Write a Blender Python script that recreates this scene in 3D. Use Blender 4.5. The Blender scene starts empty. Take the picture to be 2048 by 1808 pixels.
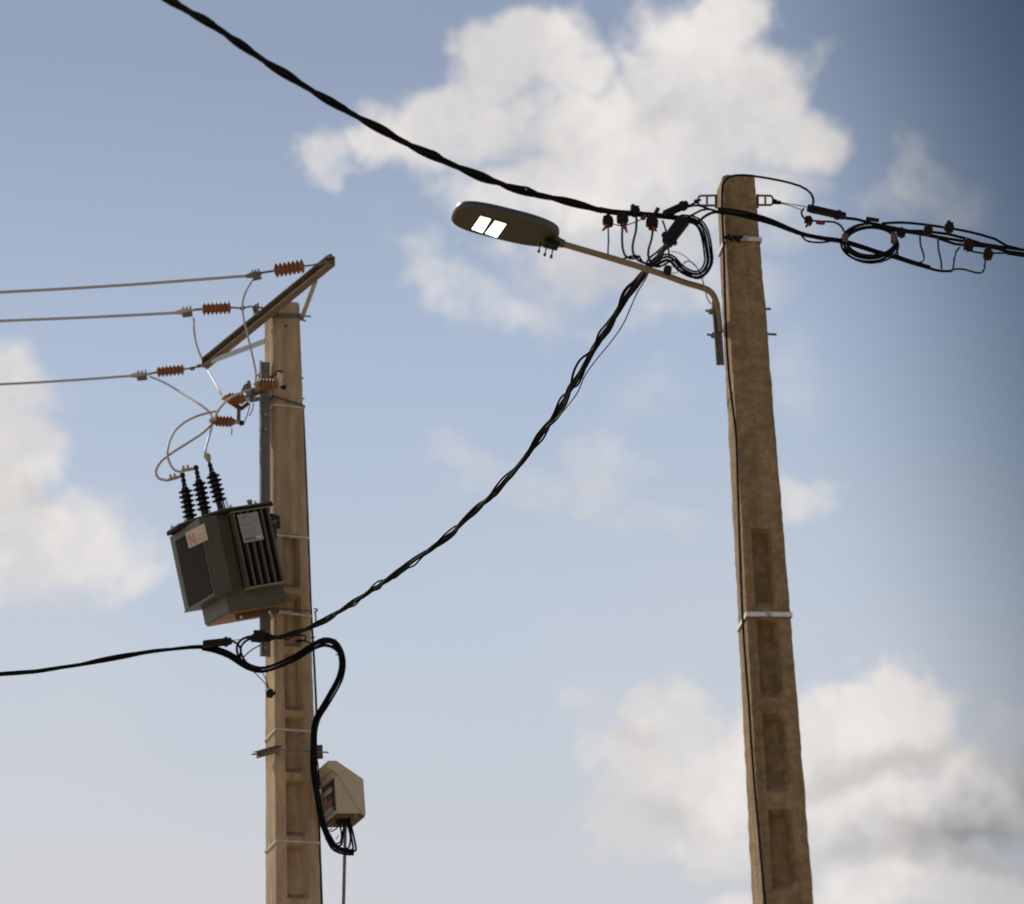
import bpy, bmesh, math, random
from mathutils import Vector, Matrix, noise
random.seed(7)
PI = math.pi
S = bpy.context.scene
COL = S.collection

# ------------------------------------------------------------------ camera
FPX, CX, CY = 7000.0, 1024.0, 904.0          # focal length and centre, in pixels of the 2048 x 1808 photograph
PITCH, ROLL = math.radians(22.0), 0.040
CAM = Vector((0, 0, 1.6))
_r0, _u0 = Vector((1, 0, 0)), Vector((0, -math.sin(PITCH), math.cos(PITCH)))
FW = Vector((0, math.cos(PITCH), math.sin(PITCH)))
RT = (_r0*math.cos(ROLL) - _u0*math.sin(ROLL)).normalized()
UP = (_u0*math.cos(ROLL) + _r0*math.sin(ROLL)).normalized()
cam_d = bpy.data.cameras.new('camera'); cam = bpy.data.objects.new('camera', cam_d); COL.objects.link(cam)
cam.matrix_world = Matrix(((RT.x, UP.x, -FW.x, CAM.x), (RT.y, UP.y, -FW.y, CAM.y), (RT.z, UP.z, -FW.z, CAM.z), (0, 0, 0, 1)))
cam_d.sensor_fit = 'HORIZONTAL'; cam_d.sensor_width = 36.0; cam_d.lens = FPX/2048*36.0
cam_d.clip_start = 0.5; cam_d.clip_end = 9000
cam_d.dof.use_dof = True; cam_d.dof.focus_distance = 19.3; cam_d.dof.aperture_fstop = cam_d.lens/1000/0.042
S.camera = cam
S.render.resolution_x, S.render.resolution_y = 1024, 904
S.view_settings.view_transform = 'Standard'; S.view_settings.look = 'None'
S.view_settings.exposure = 0.0; S.view_settings.gamma = 1.0; S.view_settings.use_curve_mapping = False

# ------------------------------------------------------------------ sun and sky
SUN = Vector((-0.43, 0.56, 0.71)).normalized()
SUN_STRENGTH, SKY_STRENGTH = 3.8, 0.10
sd = bpy.data.lights.new('sun', 'SUN'); sd.energy = SUN_STRENGTH; sd.angle = math.radians(0.53); sd.color = (1.0, 0.93, 0.82)
so = bpy.data.objects.new('sun', sd); COL.objects.link(so); so.location = (0, 0, 60)
so.rotation_euler = SUN.to_track_quat('Z', 'Y').to_euler()

W = bpy.data.worlds.new('World'); S.world = W; W.use_nodes = True
nt = W.node_tree; nt.nodes.clear()
def N(t, **kw):
    n = nt.nodes.new(t)
    for k, v in kw.items(): setattr(n, k, v)
    return n
def put(sock, v):
    if isinstance(v, bpy.types.NodeSocket): nt.links.new(v, sock)
    else: sock.default_value = v
def M(op, a, b=0.0, c=0.0, clamp=False):
    n = N('ShaderNodeMath', operation=op, use_clamp=clamp)
    put(n.inputs[0], a); put(n.inputs[1], b)
    if len(n.inputs) > 2: put(n.inputs[2], c)
    return n.outputs[0]
def sm(x, a, b, lo=0.0, hi=1.0):
    n = N('ShaderNodeMapRange', interpolation_type='SMOOTHSTEP')
    put(n.inputs[0], x)
    for i, v in enumerate((a, b, lo, hi)): put(n.inputs[1+i], v)
    return n.outputs[0]
def mixc(f, a, b, mode='MIX'):
    n = N('ShaderNodeMix', data_type='RGBA', blend_type=mode)
    put(n.inputs[0], f); put(n.inputs[6], a); put(n.inputs[7], b)
    return n.outputs[2]
tc = N('ShaderNodeTexCoord').outputs['Generated']     # direction of the sky point, seen from anywhere
sky = N('ShaderNodeTexSky', sky_type='NISHITA', sun_disc=False)
sky.sun_elevation = math.asin(SUN.z); sky.sun_rotation = math.atan2(SUN.x, SUN.y)
sky.air_density = 1.0; sky.dust_density = 2.5; sky.ozone_density = 1.0; sky.altitude = 50
def vdot(v):
    n = N('ShaderNodeVectorMath', operation='DOT_PRODUCT'); put(n.inputs[0], tc); n.inputs[1].default_value = v
    return n.outputs['Value']
# compass coordinates of the sky: a = to the right, b = upward, in units of 1000 photograph pixels (fixed in the world)
ahead = vdot(FW)
front = sm(ahead, 0.0, 0.3)
den = M('MAXIMUM', ahead, 0.2)
A = M('MULTIPLY', M('DIVIDE', vdot(RT), den), 7.0)
B = M('MULTIPLY', M('DIVIDE', vdot(UP), den), 7.0)
def noise_tex(scale, detail, rough, off=(0, 0, 0), vec=None, dist=0.0):
    n = N('ShaderNodeTexNoise'); n.inputs['Scale'].default_value = scale
    n.inputs['Detail'].default_value = detail; n.inputs['Roughness'].default_value = rough
    n.inputs['Distortion'].default_value = dist
    v = N('ShaderNodeVectorMath', operation='ADD'); put(v.inputs[0], vec if vec else tc); v.inputs[1].default_value = off
    nt.links.new(v.outputs[0], n.inputs['Vector'])
    return n.outputs['Fac']
n1 = noise_tex(18, 6, 0.55)
n2 = noise_tex(18, 6, 0.55, (5.2, 1.3, 7.7))
n3 = noise_tex(55, 7, 0.6, (2.2, 9.3, 3.7))
n4 = noise_tex(9, 3, 0.5, (8.2, 3.3, 1.7))
n5 = noise_tex(30, 5, 0.6, (1.2, 4.3, 6.7))
WA = M('ADD', A, M('ADD', M('MULTIPLY', M('SUBTRACT', n1, 0.5), 0.20), M('MULTIPLY', M('SUBTRACT', n3, 0.5), 0.26)))
WB = M('ADD', B, M('ADD', M('MULTIPLY', M('SUBTRACT', n2, 0.5), 0.20), M('MULTIPLY', M('SUBTRACT', n5, 0.5), 0.24)))
cv = N('ShaderNodeCombineXYZ'); put(cv.inputs[0], WA); put(cv.inputs[1], WB)
def blob(px, py, rx, ry, w=1.0, ang=0.0, core=None):
    core = core if core is not None else (.56 if w >= .85 else .35)
    m = N('ShaderNodeMapping', vector_type='TEXTURE'); nt.links.new(cv.outputs[0], m.inputs[0])
    m.inputs['Location'].default_value = ((px-CX)/1000, (CY-py)/1000, 0)
    m.inputs['Rotation'].default_value = (0, 0, math.radians(ang))
    m.inputs['Scale'].default_value = (rx/1000, ry/1000, 1)
    l = N('ShaderNodeVectorMath', operation='LENGTH'); nt.links.new(m.outputs[0], l.inputs[0])
    return sm(l.outputs['Value'], core, 1.18, w, 0.0)
def union(items):
    o = None
    for it in items:
        b = blob(*it)
        o = b if o is None else M('MAXIMUM', o, b)
    return o
CLOUDS = [  # px, py, rx, ry, opacity, angle
 (1280, 270, 320, 150, 1, 0), (1090, 130, 110, 90, .95, 0), (1000, 150, 110, 85, .95, 0), (1370, 150, 170, 150, .97, 0), (1430, 30, 95, 110, .93, 0), (1260, 130, 110, 60, .8, 0),
 (930, 255, 130, 95, .95, 0), (860, 300, 110, 95, .92, 0), (790, 285, 80, 85, .9, 0), (688, 315, 52, 80, .62, 0), (708, 380, 40, 40, .4, 0), (1520, 200, 110, 110, .95, 0), (1590, 290, 110, 85, .92, 0), (1180, 390, 280, 90, .9, 0), (1400, 390, 230, 90, .85, 0),
 (1250, 500, 250, 100, .72, 0), (920, 560, 180, 60, .42, -25), (850, 490, 80, 60, .35, 0), (1400, 600, 200, 80, .5, 0), (1080, 470, 120, 60, .62, 0), (1040, 600, 130, 50, .4, 0), (1250, 650, 160, 40, .22, 0),
 (1620, 120, 60, 40, .32, 40), (1890, 390, 95, 85, .38, 0), (1850, 300, 40, 50, .32, 0), (1780, 420, 80, 50, .2, 0), (1560, 480, 120, 60, .3, 0),
 (980, 920, 130, 40, .36, -20), (1060, 960, 120, 60, .36, 0), (1210, 940, 90, 100, .42, 25), (1180, 1000, 60, 30, .3, 0), (1310, 1040, 110, 35, .22, 0),
 (1590, 1010, 70, 55, .55, 20), (1630, 970, 40, 30, .35, 40), (1290, 800, 120, 60, .14, 30), (1600, 760, 90, 90, .12, 0),
 (-20, 770, 150, 115, .97, 0), (0, 930, 155, 170, .97, 0), (60, 1110, 260, 115, .92, 0), (240, 1170, 110, 60, .7, 0), (-250, 1000, 260, 320, .9, 0),
 (1350, 1460, 130, 95, .97, 0), (1250, 1545, 115, 95, .95, 0), (1400, 1560, 230, 120, 1, 0), (1620, 1520, 230, 150, 1, 0), (1700, 1420, 90, 60, .95, 0), (1785, 1410, 90, 80, .97, 0), (1830, 1510, 120, 110, .97, 0), (1960, 1620, 140, 90, .97, 0),
 (1250, 1660, 110, 80, .75, 0), (1420, 1670, 200, 70, .75, 0), (1780, 1650, 300, 110, .97, 0), (1470, 1800, 45, 25, .95, 0), (1850, 1790, 260, 80, .97, 0), (2070, 1560, 90, 170, .6, 0), (1180, 1440, 60, 60, .25, 0)]
mask_v = union(CLOUDS)
edge0 = M('ADD', mask_v, M('MULTIPLY', M('SUBTRACT', n3, 0.5), M('MULTIPLY', M('SUBTRACT', 1.06, mask_v), M('MULTIPLY', mask_v, 4.2))))
n6 = noise_tex(24, 8, 0.6, (6.6, 0.3, 2.7))
n7 = noise_tex(190, 6, 0.62, (3.6, 8.3, 1.1))
edge1 = M('ADD', edge0, M('MULTIPLY', M('SUBTRACT', n7, 0.5), M('MULTIPLY', M('SUBTRACT', 1.05, mask_v), M('MULTIPLY', mask_v, 2.2))))
edge = M('MULTIPLY', edge1, sm(n6, 0.32, 0.54, 0.76, 1.0))
# clouds outside the photograph: the same broken cumulus
out_x = M('MAXIMUM', M('ABSOLUTE', A), M('MULTIPLY', M('ABSOLUTE', B), 1.13))
beyond = M('SUBTRACT', 1.0, M('MULTIPLY', sm(out_x, 1.25, 1.9, 1.0, 0.0), front))
gen = noise_tex(3.2, 7, 0.55, (4.1, 2.0, 9.4))
genm = M('MULTIPLY', sm(gen, 0.54, 0.68, 0.0, 0.85), beyond)
mask = M('MINIMUM', M('MAXIMUM', M('MULTIPLY', edge, front), genm), 1.0, clamp=True)
# clear sky: Nishita, greyed by humid air; paler towards the horizon, lens darkening at the right added below
sep = N('ShaderNodeSeparateXYZ'); nt.links.new(tc, sep.inputs[0])
ramp = N('ShaderNodeValToRGB'); cr = ramp.color_ramp; nt.links.new(sep.outputs[2], ramp.inputs[0])
stops = [(0.0, (.64, .64, .65)), (.262, (.605, .620, .655)), (.322, (.530, .598, .690)), (.400, (.405, .495, .645)), (.478, (.262, .332, .462)), (.62, (.20, .265, .40)), (1.0, (.15, .21, .35))]
while len(cr.elements) < len(stops): cr.elements.new(0.5)
for e_, (p_, c_) in zip(cr.elements, stops): e_.position = p_; e_.color = (*c_, 1)
humid = mixc(1.0, ramp.outputs[0], (10, 10, 10, 1), 'MULTIPLY')
grey = mixc(0.90, sky.outputs[0], humid)
low = sm(sep.outputs[2], 0.25, 0.40, 1.0, 0.0)
hazy = mixc(M('MULTIPLY', sm(n4, 0.40, 0.7), M('MULTIPLY', low, 0.40)), grey, (6.6, 6.5, 6.7, 1))
c_lit, c_sh = (8.6, 8.15, 7.8, 1), (5.9, 5.85, 5.95, 1)
shade_n = noise_tex(14, 5, 0.5, (3.3, 7.1, 0.4))
shade = M('MULTIPLY', sm(M('ADD', M('MULTIPLY', shade_n, 0.6), M('MULTIPLY', noise_tex(42, 7, 0.62, (1.3, 2.1, 8.4)), 0.4)), 0.44, 0.60), 0.62)
ccol = mixc(shade, c_lit, c_sh)
under = union([(1960, 1700, 300, 75, .85, 0, 0.0), (1765, 1560, 260, 55, .42, 6, 0.0), (1720, 1715, 150, 50, .5, 0, 0.0), (2070, 1560, 120, 120, .6, 0, 0.0), (1260, 1490, 90, 40, .22, 0, 0.0), (1350, 1640, 160, 50, .2, 0, 0.0), (1200, 530, 330, 90, .3, 0, 0.0), (1330, 230, 110, 50, .2, 0, 0.0), (1100, 330, 150, 50, .12, 0, 0.0), (40, 1000, 140, 70, .15, 0, 0)])
ccol = mixc(M('MULTIPLY', under, front), ccol, (2.7, 2.7, 2.75, 1))
final = mixc(mask, hazy, ccol)
# lens darkening towards the right of the view, put into the sky colour
east = sm(M('ADD', vdot(RT), M('MULTIPLY', vdot(UP), 0.22)), 0.074, 0.180)
far_side = sm(vdot(RT), 0.4, 0.9, 1.0, 0.0)
lens_dark = M('MULTIPLY', M('MULTIPLY', east, far_side), 0.92)
final = mixc(lens_dark, final, mixc(1.0, final, (0.16, 0.21, 0.26, 1), 'MULTIPLY'))
bgn = N('ShaderNodeBackground'); nt.links.new(final, bgn.inputs[0]); bgn.inputs[1].default_value = SKY_STRENGTH
ow = N('ShaderNodeOutputWorld'); nt.links.new(bgn.outputs[0], ow.inputs[0])

# ------------------------------------------------------------------ points from the picture's geometry
def ray(px, py): return (FW + RT*((px-CX)/FPX) + UP*((CY-py)/FPX))
def at(px, py, Y):
    d = ray(px, py); return CAM + d*(Y/d.y)
def at_h(px, py, H):
    d = ray(px, py); return CAM + d*((H-CAM.z)/d.z)
def at_plane(px, py, P, n):
    d = ray(px, py); return CAM + d*((P-CAM).dot(n)/d.dot(n))
def proj(P):
    v = P-CAM; z = v.dot(FW); return CX+FPX*v.dot(RT)/z, CY-FPX*v.dot(UP)/z
def rp(w, Y): return 0.5*w*Y*1.078/FPX        # radius in metres of something w pixels wide at depth Y

# ------------------------------------------------------------------ materials
def mat(name, base, rough=0.6, metal=0.0, var=0.25, scale=12, bump=0.0, bscale=60, second=None, sfac=(0.5, 0.7), spec=0.5, stretch=None, emit=None, pores=0):
    m = bpy.data.materials.new(name); m.use_nodes = True
    t = m.node_tree; n = t.nodes; l = t.links; n.clear()
    o = n.new('ShaderNodeOutputMaterial'); p = n.new('ShaderNodeBsdfPrincipled'); l.new(p.outputs[0], o.inputs[0])
    c = n.new('ShaderNodeTexCoord'); mp = n.new('ShaderNodeMapping'); l.new(c.outputs['Object'], mp.inputs[0])
    if stretch: mp.inputs['Scale'].default_value = stretch
    a = n.new('ShaderNodeTexNoise'); a.inputs['Scale'].default_value = scale; a.inputs['Detail'].default_value = 6; a.inputs['Roughness'].default_value = .62
    l.new(mp.outputs[0], a.inputs['Vector'])
    r = n.new('ShaderNodeMapRange'); l.new(a.outputs['Fac'], r.inputs[0]); r.inputs[1].default_value = .3; r.inputs[2].default_value = .7
    r.inputs[3].default_value = 1-var; r.inputs[4].default_value = 1+var
    x = n.new('ShaderNodeMix'); x.data_type = 'RGBA'; x.blend_type = 'MULTIPLY'; x.inputs[0].default_value = 1
    x.inputs[6].default_value = (*base, 1); l.new(r.outputs[0], x.inputs[7]); out = x.outputs[2]
    if second:
        b = n.new('ShaderNodeTexNoise'); b.inputs['Scale'].default_value = scale*.45; b.inputs['Detail'].default_value = 8; b.inputs['Roughness'].default_value = .7
        l.new(mp.outputs[0], b.inputs['Vector'])
        r2 = n.new('ShaderNodeMapRange'); l.new(b.outputs['Fac'], r2.inputs[0]); r2.inputs[1].default_value, r2.inputs[2].default_value = sfac
        y = n.new('ShaderNodeMix'); y.data_type = 'RGBA'; l.new(r2.outputs[0], y.inputs[0]); l.new(out, y.inputs[6]); y.inputs[7].default_value = (*second, 1); out = y.outputs[2]
    if pores:
        vo = n.new('ShaderNodeTexVoronoi'); vo.inputs['Scale'].default_value = pores; vo.inputs['Randomness'].default_value = 1; l.new(c.outputs['Object'], vo.inputs['Vector'])
        r4 = n.new('ShaderNodeMapRange'); l.new(vo.outputs['Distance'], r4.inputs[0]); r4.inputs[1].default_value = .05; r4.inputs[2].default_value = .13; r4.inputs[3].default_value = .62; r4.inputs[4].default_value = 1
        w_ = n.new('ShaderNodeMapping'); w_.inputs['Scale'].default_value = (14, 14, .5); l.new(c.outputs['Object'], w_.inputs[0])
        st_ = n.new('ShaderNodeTexNoise'); st_.inputs['Scale'].default_value = 1.0; st_.inputs['Detail'].default_value = 5; l.new(w_.outputs[0], st_.inputs['Vector'])
        r5 = n.new('ShaderNodeMapRange'); l.new(st_.outputs['Fac'], r5.inputs[0]); r5.inputs[1].default_value = .35; r5.inputs[2].default_value = .62; r5.inputs[3].default_value = 1.12; r5.inputs[4].default_value = .80
        mm = n.new('ShaderNodeMath'); mm.operation = 'MULTIPLY'; l.new(r4.outputs[0], mm.inputs[0]); l.new(r5.outputs[0], mm.inputs[1])
        z_ = n.new('ShaderNodeMix'); z_.data_type = 'RGBA'; z_.blend_type = 'MULTIPLY'; z_.inputs[0].default_value = 1; l.new(out, z_.inputs[6]); l.new(mm.outputs[0], z_.inputs[7]); out = z_.outputs[2]
    l.new(out, p.inputs['Base Color'])
    p.inputs['Metallic'].default_value = metal; p.inputs['Specular IOR Level'].default_value = spec
    r3 = n.new('ShaderNodeMapRange'); l.new(a.outputs['Fac'], r3.inputs[0]); r3.inputs[3].default_value = max(.05, rough-.12); r3.inputs[4].default_value = min(1, rough+.12)
    l.new(r3.outputs[0], p.inputs['Roughness'])
    if bump:
        g = n.new('ShaderNodeTexNoise'); g.inputs['Scale'].default_value = bscale; g.inputs['Detail'].default_value = 5; l.new(c.outputs['Object'], g.inputs['Vector'])
        bb = n.new('ShaderNodeBump'); bb.inputs['Strength'].default_value = 1.0; bb.inputs['Distance'].default_value = bump
        l.new(g.outputs['Fac'], bb.inputs['Height']); l.new(bb.outputs[0], p.inputs['Normal'])
    if emit:
        p.inputs['Emission Color'].default_value = (*emit[0], 1); p.inputs['Emission Strength'].default_value = emit[1]
    return m
LEDGE = mat('reddish_ledge_face', (.36, .215, .12), .95, 0, .3, 20, .003, 60, spec=.1)  # redder tone for the sloping niche bottoms
CONC_R = mat('rough_brown_concrete', (.325, .225, .122), .92, var=.32, scale=30, bump=.007, bscale=60, second=(.225, .150, .078), sfac=(.45, .66), spec=.1, pores=26)
CONC_L = mat('smooth_brown_concrete', (.455, .330, .205), .9, var=.20, scale=7, bump=.004, bscale=70, second=(.36, .20, .11), sfac=(.54, .76), spec=.1, stretch=(2.2, 2.2, .6), pores=16)
ARMP = mat('weathered_tan_grey_steel', (.19, .155, .11), .75, .0, .25, 14, .001, 60, second=(.13, .08, .045), sfac=(.5, .75))
GALV = mat('galvanised_steel', (.46, .45, .43), .5, .6, .18, 25, .0006, 80)
GALVD = mat('weathered_galvanised_steel', (.17, .155, .13), .65, .2, .25, 20, .0006, 80)
BANDW = mat('new_bright_steel_band', (.82, .80, .77), .45, .2, .1, 30)
BAND = mat('bright_steel_band', (.56, .51, .43), .5, .25, .15, 30)
ALU = mat('aluminium_conductor', (.43, .44, .47), .6, .1, .08, 60)
ALUB = mat('bright_aluminium_wire', (.50, .44, .38), .65, .0, .08, 60)
RUST = mat('rusty_brown_steel', (.105, .070, .042), .8, .0, .3, 14, .001, 60, second=(.14, .07, .03), sfac=(.5, .75))
BLACK = mat('black_cable_sheath', (.009, .009, .010), .7, 0, .15, 6, spec=.06)
BLACKV = mat('dark_violet_cable_sheath', (.022, .019, .035), .5, 0, .25, 30, spec=.4)
DGREEN = mat('dark_green_cable_sheath', (.012, .028, .022), .5, 0, .25, 30)
TAPE = mat('grey_brown_tape', (.10, .085, .075), .8, 0, .2, 30)
GREYW = mat('thin_grey_wire', (.22, .2, .2), .6, .2, .1, 40)
PLAST = mat('black_moulded_plastic', (.011, .010, .009), .6, 0, .3, 40, .0006, 120, spec=.2)
PLASTB = mat('brown_black_moulded_plastic', (.014, .009, .007), .65, 0, .35, 40, .0006, 120, spec=.2)
REDP = mat('red_plastic_cap', (.20, .022, .018), .5, 0, .2, 40)
PORC = mat('brown_glazed_insulator', (.27, .105, .045), .58, 0, .15, 20)
BUSH = mat('black_glazed_bushing', (.008, .007, .008), .3, 0, .2, 30, spec=.25)
BRASS = mat('dull_brass', (.42, .32, .15), .5, .6, .25, 40)
TANK = mat('dark_grey_green_paint', (.080, .082, .060), .5, 0, .16, 9, .0004, 90, second=(.11, .085, .05), sfac=(.56, .80), spec=.3)
TANKD = mat('darker_tank_tone', (.022, .018, .013), .7, 0, .2, 9, spec=.08)  # much darker tone for the radiator panel, fin root, lid rim and brackets
TANKR = mat('rust_streaked_green_paint', (.10, .085, .055), .6, 0, .2, 6, .0006, 90, second=(.36, .13, .035), sfac=(.38, .58))
CREAM = mat('cream_plastic_cover', (.50, .43, .30), .5, 0, .06, 6, .0003, 60)
CREAMD = mat('dusty_cream_plastic', (.42, .35, .23), .6, 0, .12, 10)
LAMPG = mat('dark_grey_cast_aluminium', (.07, .066, .068), .4, .1, .12, 14, .0004, 70)
LAMPU = mat('dark_olive_cast_aluminium', (.05, .040, .016), .6, .1, .15, 14)
ARMM = mat('olive_weathered_steel_tube', (.24, .19, .10), .55, .2, .15, 10)
LED = mat('lit_led_panel', (.9, .92, .85), .3, 0, .02, 20, emit=((.93, 1.0, .90), 3.5))
GLASSD = mat('dark_window_glazing', (.03, .033, .037), .15, 0, .2, 10)
GREYP = mat('grey_plastic', (.35, .34, .35), .5, 0, .1, 20)
REDL = mat('faded_red_print', (.30, .09, .06), .6, 0, .2, 30)
GREENP = mat('green_plastic_cap', (.03, .30, .05), .4, 0, .1, 20)
STICK = mat('faded_beige_sticker', (.52, .41, .30), .6, 0, .1, 14)
STICKR = mat('faded_orange_red_print', (.46, .20, .12), .6, 0, .25, 40)
STICKT = mat('faded_grey_print', (.30, .25, .17), .6, 0, .25, 40)
CAPM = mat('fin_cap_highlight', (.26, .26, .19), .5, 0, .15, 20)  # bright highlight along the fin cap edges, put into the colour
PLATE = mat('aluminium_nameplate', (.30, .28, .27), .5, .3, .1, 20)
PLATET = mat('dark_plate_print', (.10, .095, .09), .6, 0, .25, 40)
PLATEW = mat('pale_plate_print', (.55, .52, .50), .6, 0, .1, 40)
GROUND = mat('dry_sandy_earth', (.33, .245, .155), .95, 0, .25, .35, .02, 4, second=(.26, .24, .12), sfac=(.5, .72))

# ------------------------------------------------------------------ object helpers
class MB:
    def __init__(s): s.v = []; s.f = []
    def add(s, vs, fs):
        o = len(s.v); s.v += [Vector(v) for v in vs]; s.f += [tuple(o+i for i in f) for f in fs]; return s
    def box(s, c, ex, ey, ez):     # centre and three half-extent vectors
        vs = [c + ex*a + ey*b + ez*d for a in (-1, 1) for b in (-1, 1) for d in (-1, 1)]
        fs = [(0, 1, 3, 2), (4, 6, 7, 5), (0, 4, 5, 1), (2, 3, 7, 6), (0, 2, 6, 4), (1, 5, 7, 3)]
        return s.add(vs, fs)
    def bar(s, p, q, w, h, side=None):   # rectangular bar from p to q
        d = (q-p); L = d.length; d = d/L
        side = side if side else Vector((0, 0, 1))
        a = d.cross(side)
        if a.length < 1e-4: a = d.cross(Vector((1, 0, 0)))
        a.normalize(); b = a.cross(d).normalized()
        return s.box((p+q)/2, d*(L/2), a*(w/2), b*(h/2))
    def prism(s, poly, ex):     # polygon (3D points) extruded by ex
        n = len(poly); vs = [Vector(p) for p in poly] + [Vector(p)+ex for p in poly]
        fs = [tuple(range(n-1, -1, -1)), tuple(range(n, 2*n))] + [(i, (i+1) % n, n+(i+1) % n, n+i) for i in range(n)]
        return s.add(vs, fs)
    def tube(s, pts, r, n=8, cap=True):
        pts = [Vector(p) for p in pts]; m = len(pts)
        rs = r if isinstance(r, (list, tuple)) else [r]*m
        t = (pts[1]-pts[0]).normalized(); nrm = t.orthogonal().normalized(); rings = []
        for i in range(m):
            tt = (pts[min(i+1, m-1)]-pts[max(i-1, 0)])
            if tt.length < 1e-9: tt = t
            tt.normalize(); nrm = (nrm - tt*nrm.dot(tt)).normalized(); bn = tt.cross(nrm); t = tt
            rings += [pts[i] + (nrm*math.cos(2*PI*k/n) + bn*math.sin(2*PI*k/n))*rs[i] for k in range(n)]
        fs = [(i*n+k, i*n+(k+1) % n, (i+1)*n+(k+1) % n, (i+1)*n+k) for i in range(m-1) for k in range(n)]
        if cap: fs += [tuple(range(n-1, -1, -1)), tuple(range((m-1)*n, m*n))]
        return s.add(rings, fs)
    def lathe(s, p, q, prof, n=20):    # prof: (fraction along p-q, radius)
        return s.tube([p+(q-p)*t for t, r in prof], [r for t, r in prof], n)
    def build(s, name, m, parent=None, smooth=False, bevel=0.0):
        me = bpy.data.meshes.new(name); me.from_pydata([tuple(v) for v in s.v], [], s.f)
        bm = bmesh.new(); bm.from_mesh(me); bmesh.ops.recalc_face_normals(bm, faces=bm.faces)
        bm.to_mesh(me); bm.free()
        me.materials.append(m)
        if smooth:
            me.polygons.foreach_set('use_smooth', [True]*len(me.polygons))
            try: me.set_sharp_from_angle(angle=math.radians(52))
            except Exception: pass
        o = bpy.data.objects.new(name, me); COL.objects.link(o)
        if bevel:
            b = o.modifiers.new('bevel', 'BEVEL'); b.width = bevel; b.segments = 2; b.limit_method = 'ANGLE'
        if parent is not None:
            o.parent = parent; o.matrix_parent_inverse = Matrix.Translation(-PLOC[parent.name])
        else: PLOC[name] = Vector((0, 0, 0))
        return o
PLOC = {}
def thing(name, label, cat, loc, group=None):
    o = bpy.data.objects.new(name, None); COL.objects.link(o); o.location = loc; o.empty_display_size = .1
    PLOC[o.name] = Vector(loc); return tag(o, label, cat, group)
def tag(o, label, cat, group=None):
    o['label'] = label; o['category'] = cat
    if group: o['group'] = group
    PLOC.setdefault(o.name, Vector((0, 0, 0)))
    return o
def sub(mb, name, m, parent, **k):    # a sub-part: parent is a mesh at the origin under its thing
    o = mb.build(name, m, None, **k); o.parent = parent; o.matrix_parent_inverse = Matrix.Identity(4); return o
def spline(pts, step=0.02):
    pts = [Vector(p) for p in pts]
    if len(pts) == 2: pts = [pts[0], (pts[0]+pts[1])/2, pts[1]]
    P = [pts[0]*2-pts[1]] + pts + [pts[-1]*2-pts[-2]]; out = []
    for i in range(1, len(P)-2):
        a, b, c, d = P[i-1], P[i], P[i+1], P[i+2]
        n = max(2, min(60, int((c-b).length/step)))
        for k in range(n):
            t = k/n; t2 = t*t; t3 = t2*t
            out.append(0.5*((2*b)+(c-a)*t+(2*a-5*b+4*c-d)*t2+(3*b-a-3*c+d)*t3))
    out.append(pts[-1]); return out
def path(px, Y0, Y1=None):     # picture points to world points, depth running from Y0 to Y1
    n = len(px); out = []
    for i, p in enumerate(px):
        Y = p[2] if len(p) > 2 else (Y0 + (Y1-Y0)*i/(n-1) if Y1 is not None else Y0)
        out.append(at(p[0], p[1], Y))
    return out
def cable(name, px, Y0, Y1, w, m, parent=None, step=0.02):
    r = rp(w, Y0 if Y1 is None else (Y0+Y1)/2)
    return MB().tube(spline(path(px, Y0, Y1), step), r, 10).build(name, m, parent, smooth=True)
def bundle(mb_pts, k, R, pitch, r, seed=0, loose=0.35, lmax=1.0):
    """k strands twisted round a centre line, here and there loosened; returns k lists of points"""
    pts = spline(mb_pts, 0.03); res = [[] for _ in range(k)]; L = 0
    for i, p in enumerate(pts):
        if i: L += (p-pts[i-1]).length
        t = (pts[min(i+1, len(pts)-1)]-pts[max(i-1, 0)]).normalized()
        a = t.cross(Vector((0, 0, 1))).normalized(); b = a.cross(t)
        th = 2*PI*(L/pitch) + 1.8*noise.noise(Vector((L*1.1, seed, 0)))
        for j in range(k):
            off = (j-(k-1)/2)*R*1.15
            q = max(0.0, noise.noise(Vector((L*3.2, seed*3.1+j*5.7, 2.0)))-.08)
            off *= 1+loose*q*3.2*lmax
            if j == k-1: off += R*1.1*max(0.0, math.sin(2*PI*L/(pitch*.93)+seed))**8
            o2 = R*(.62 if j % 2 else -.62) + R*loose*1.2*noise.noise(Vector((L*2.4, j*9.1, seed)))
            res[j].append(p + a*(math.cos(th)*off - math.sin(th)*o2) + b*(math.sin(th)*off + math.cos(th)*o2))
    return res
def bundle_thing(name, label, cat, pts, k, w, Rf, pitch, m, seed, loose=.35, group=None, radii=None):
    Y = pts[0].y; r = rp(w, pts[len(pts)//2].y)
    t = thing(name, label, cat, pts[0], group)
    for j, line in enumerate(bundle(pts, k, r*Rf, pitch, r, seed, loose)):
        MB().tube(line, r*(radii[j] if radii else 1), 8).build('strand', m, t, smooth=True)
    return t

# ------------------------------------------------------------------ ground
g = MB(); n = 60; ext = 3000
vs = []
for i in range(n+1):
    for j in range(n+1):
        u, v = (i/n*2-1), (j/n*2-1)
        x, y = ext*u*abs(u)**1.6, ext*v*abs(v)**1.6
        vs.append((x, y, -0.02+0.05*noise.noise(Vector((x*.15, y*.15, 0)))))
g.add(vs, [(i*(n+1)+j, (i+1)*(n+1)+j, (i+1)*(n+1)+j+1, i*(n+1)+j+1) for i in range(n) for j in range(n)])
go = g.build('ground', GROUND); go['kind'] = 'structure'

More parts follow.
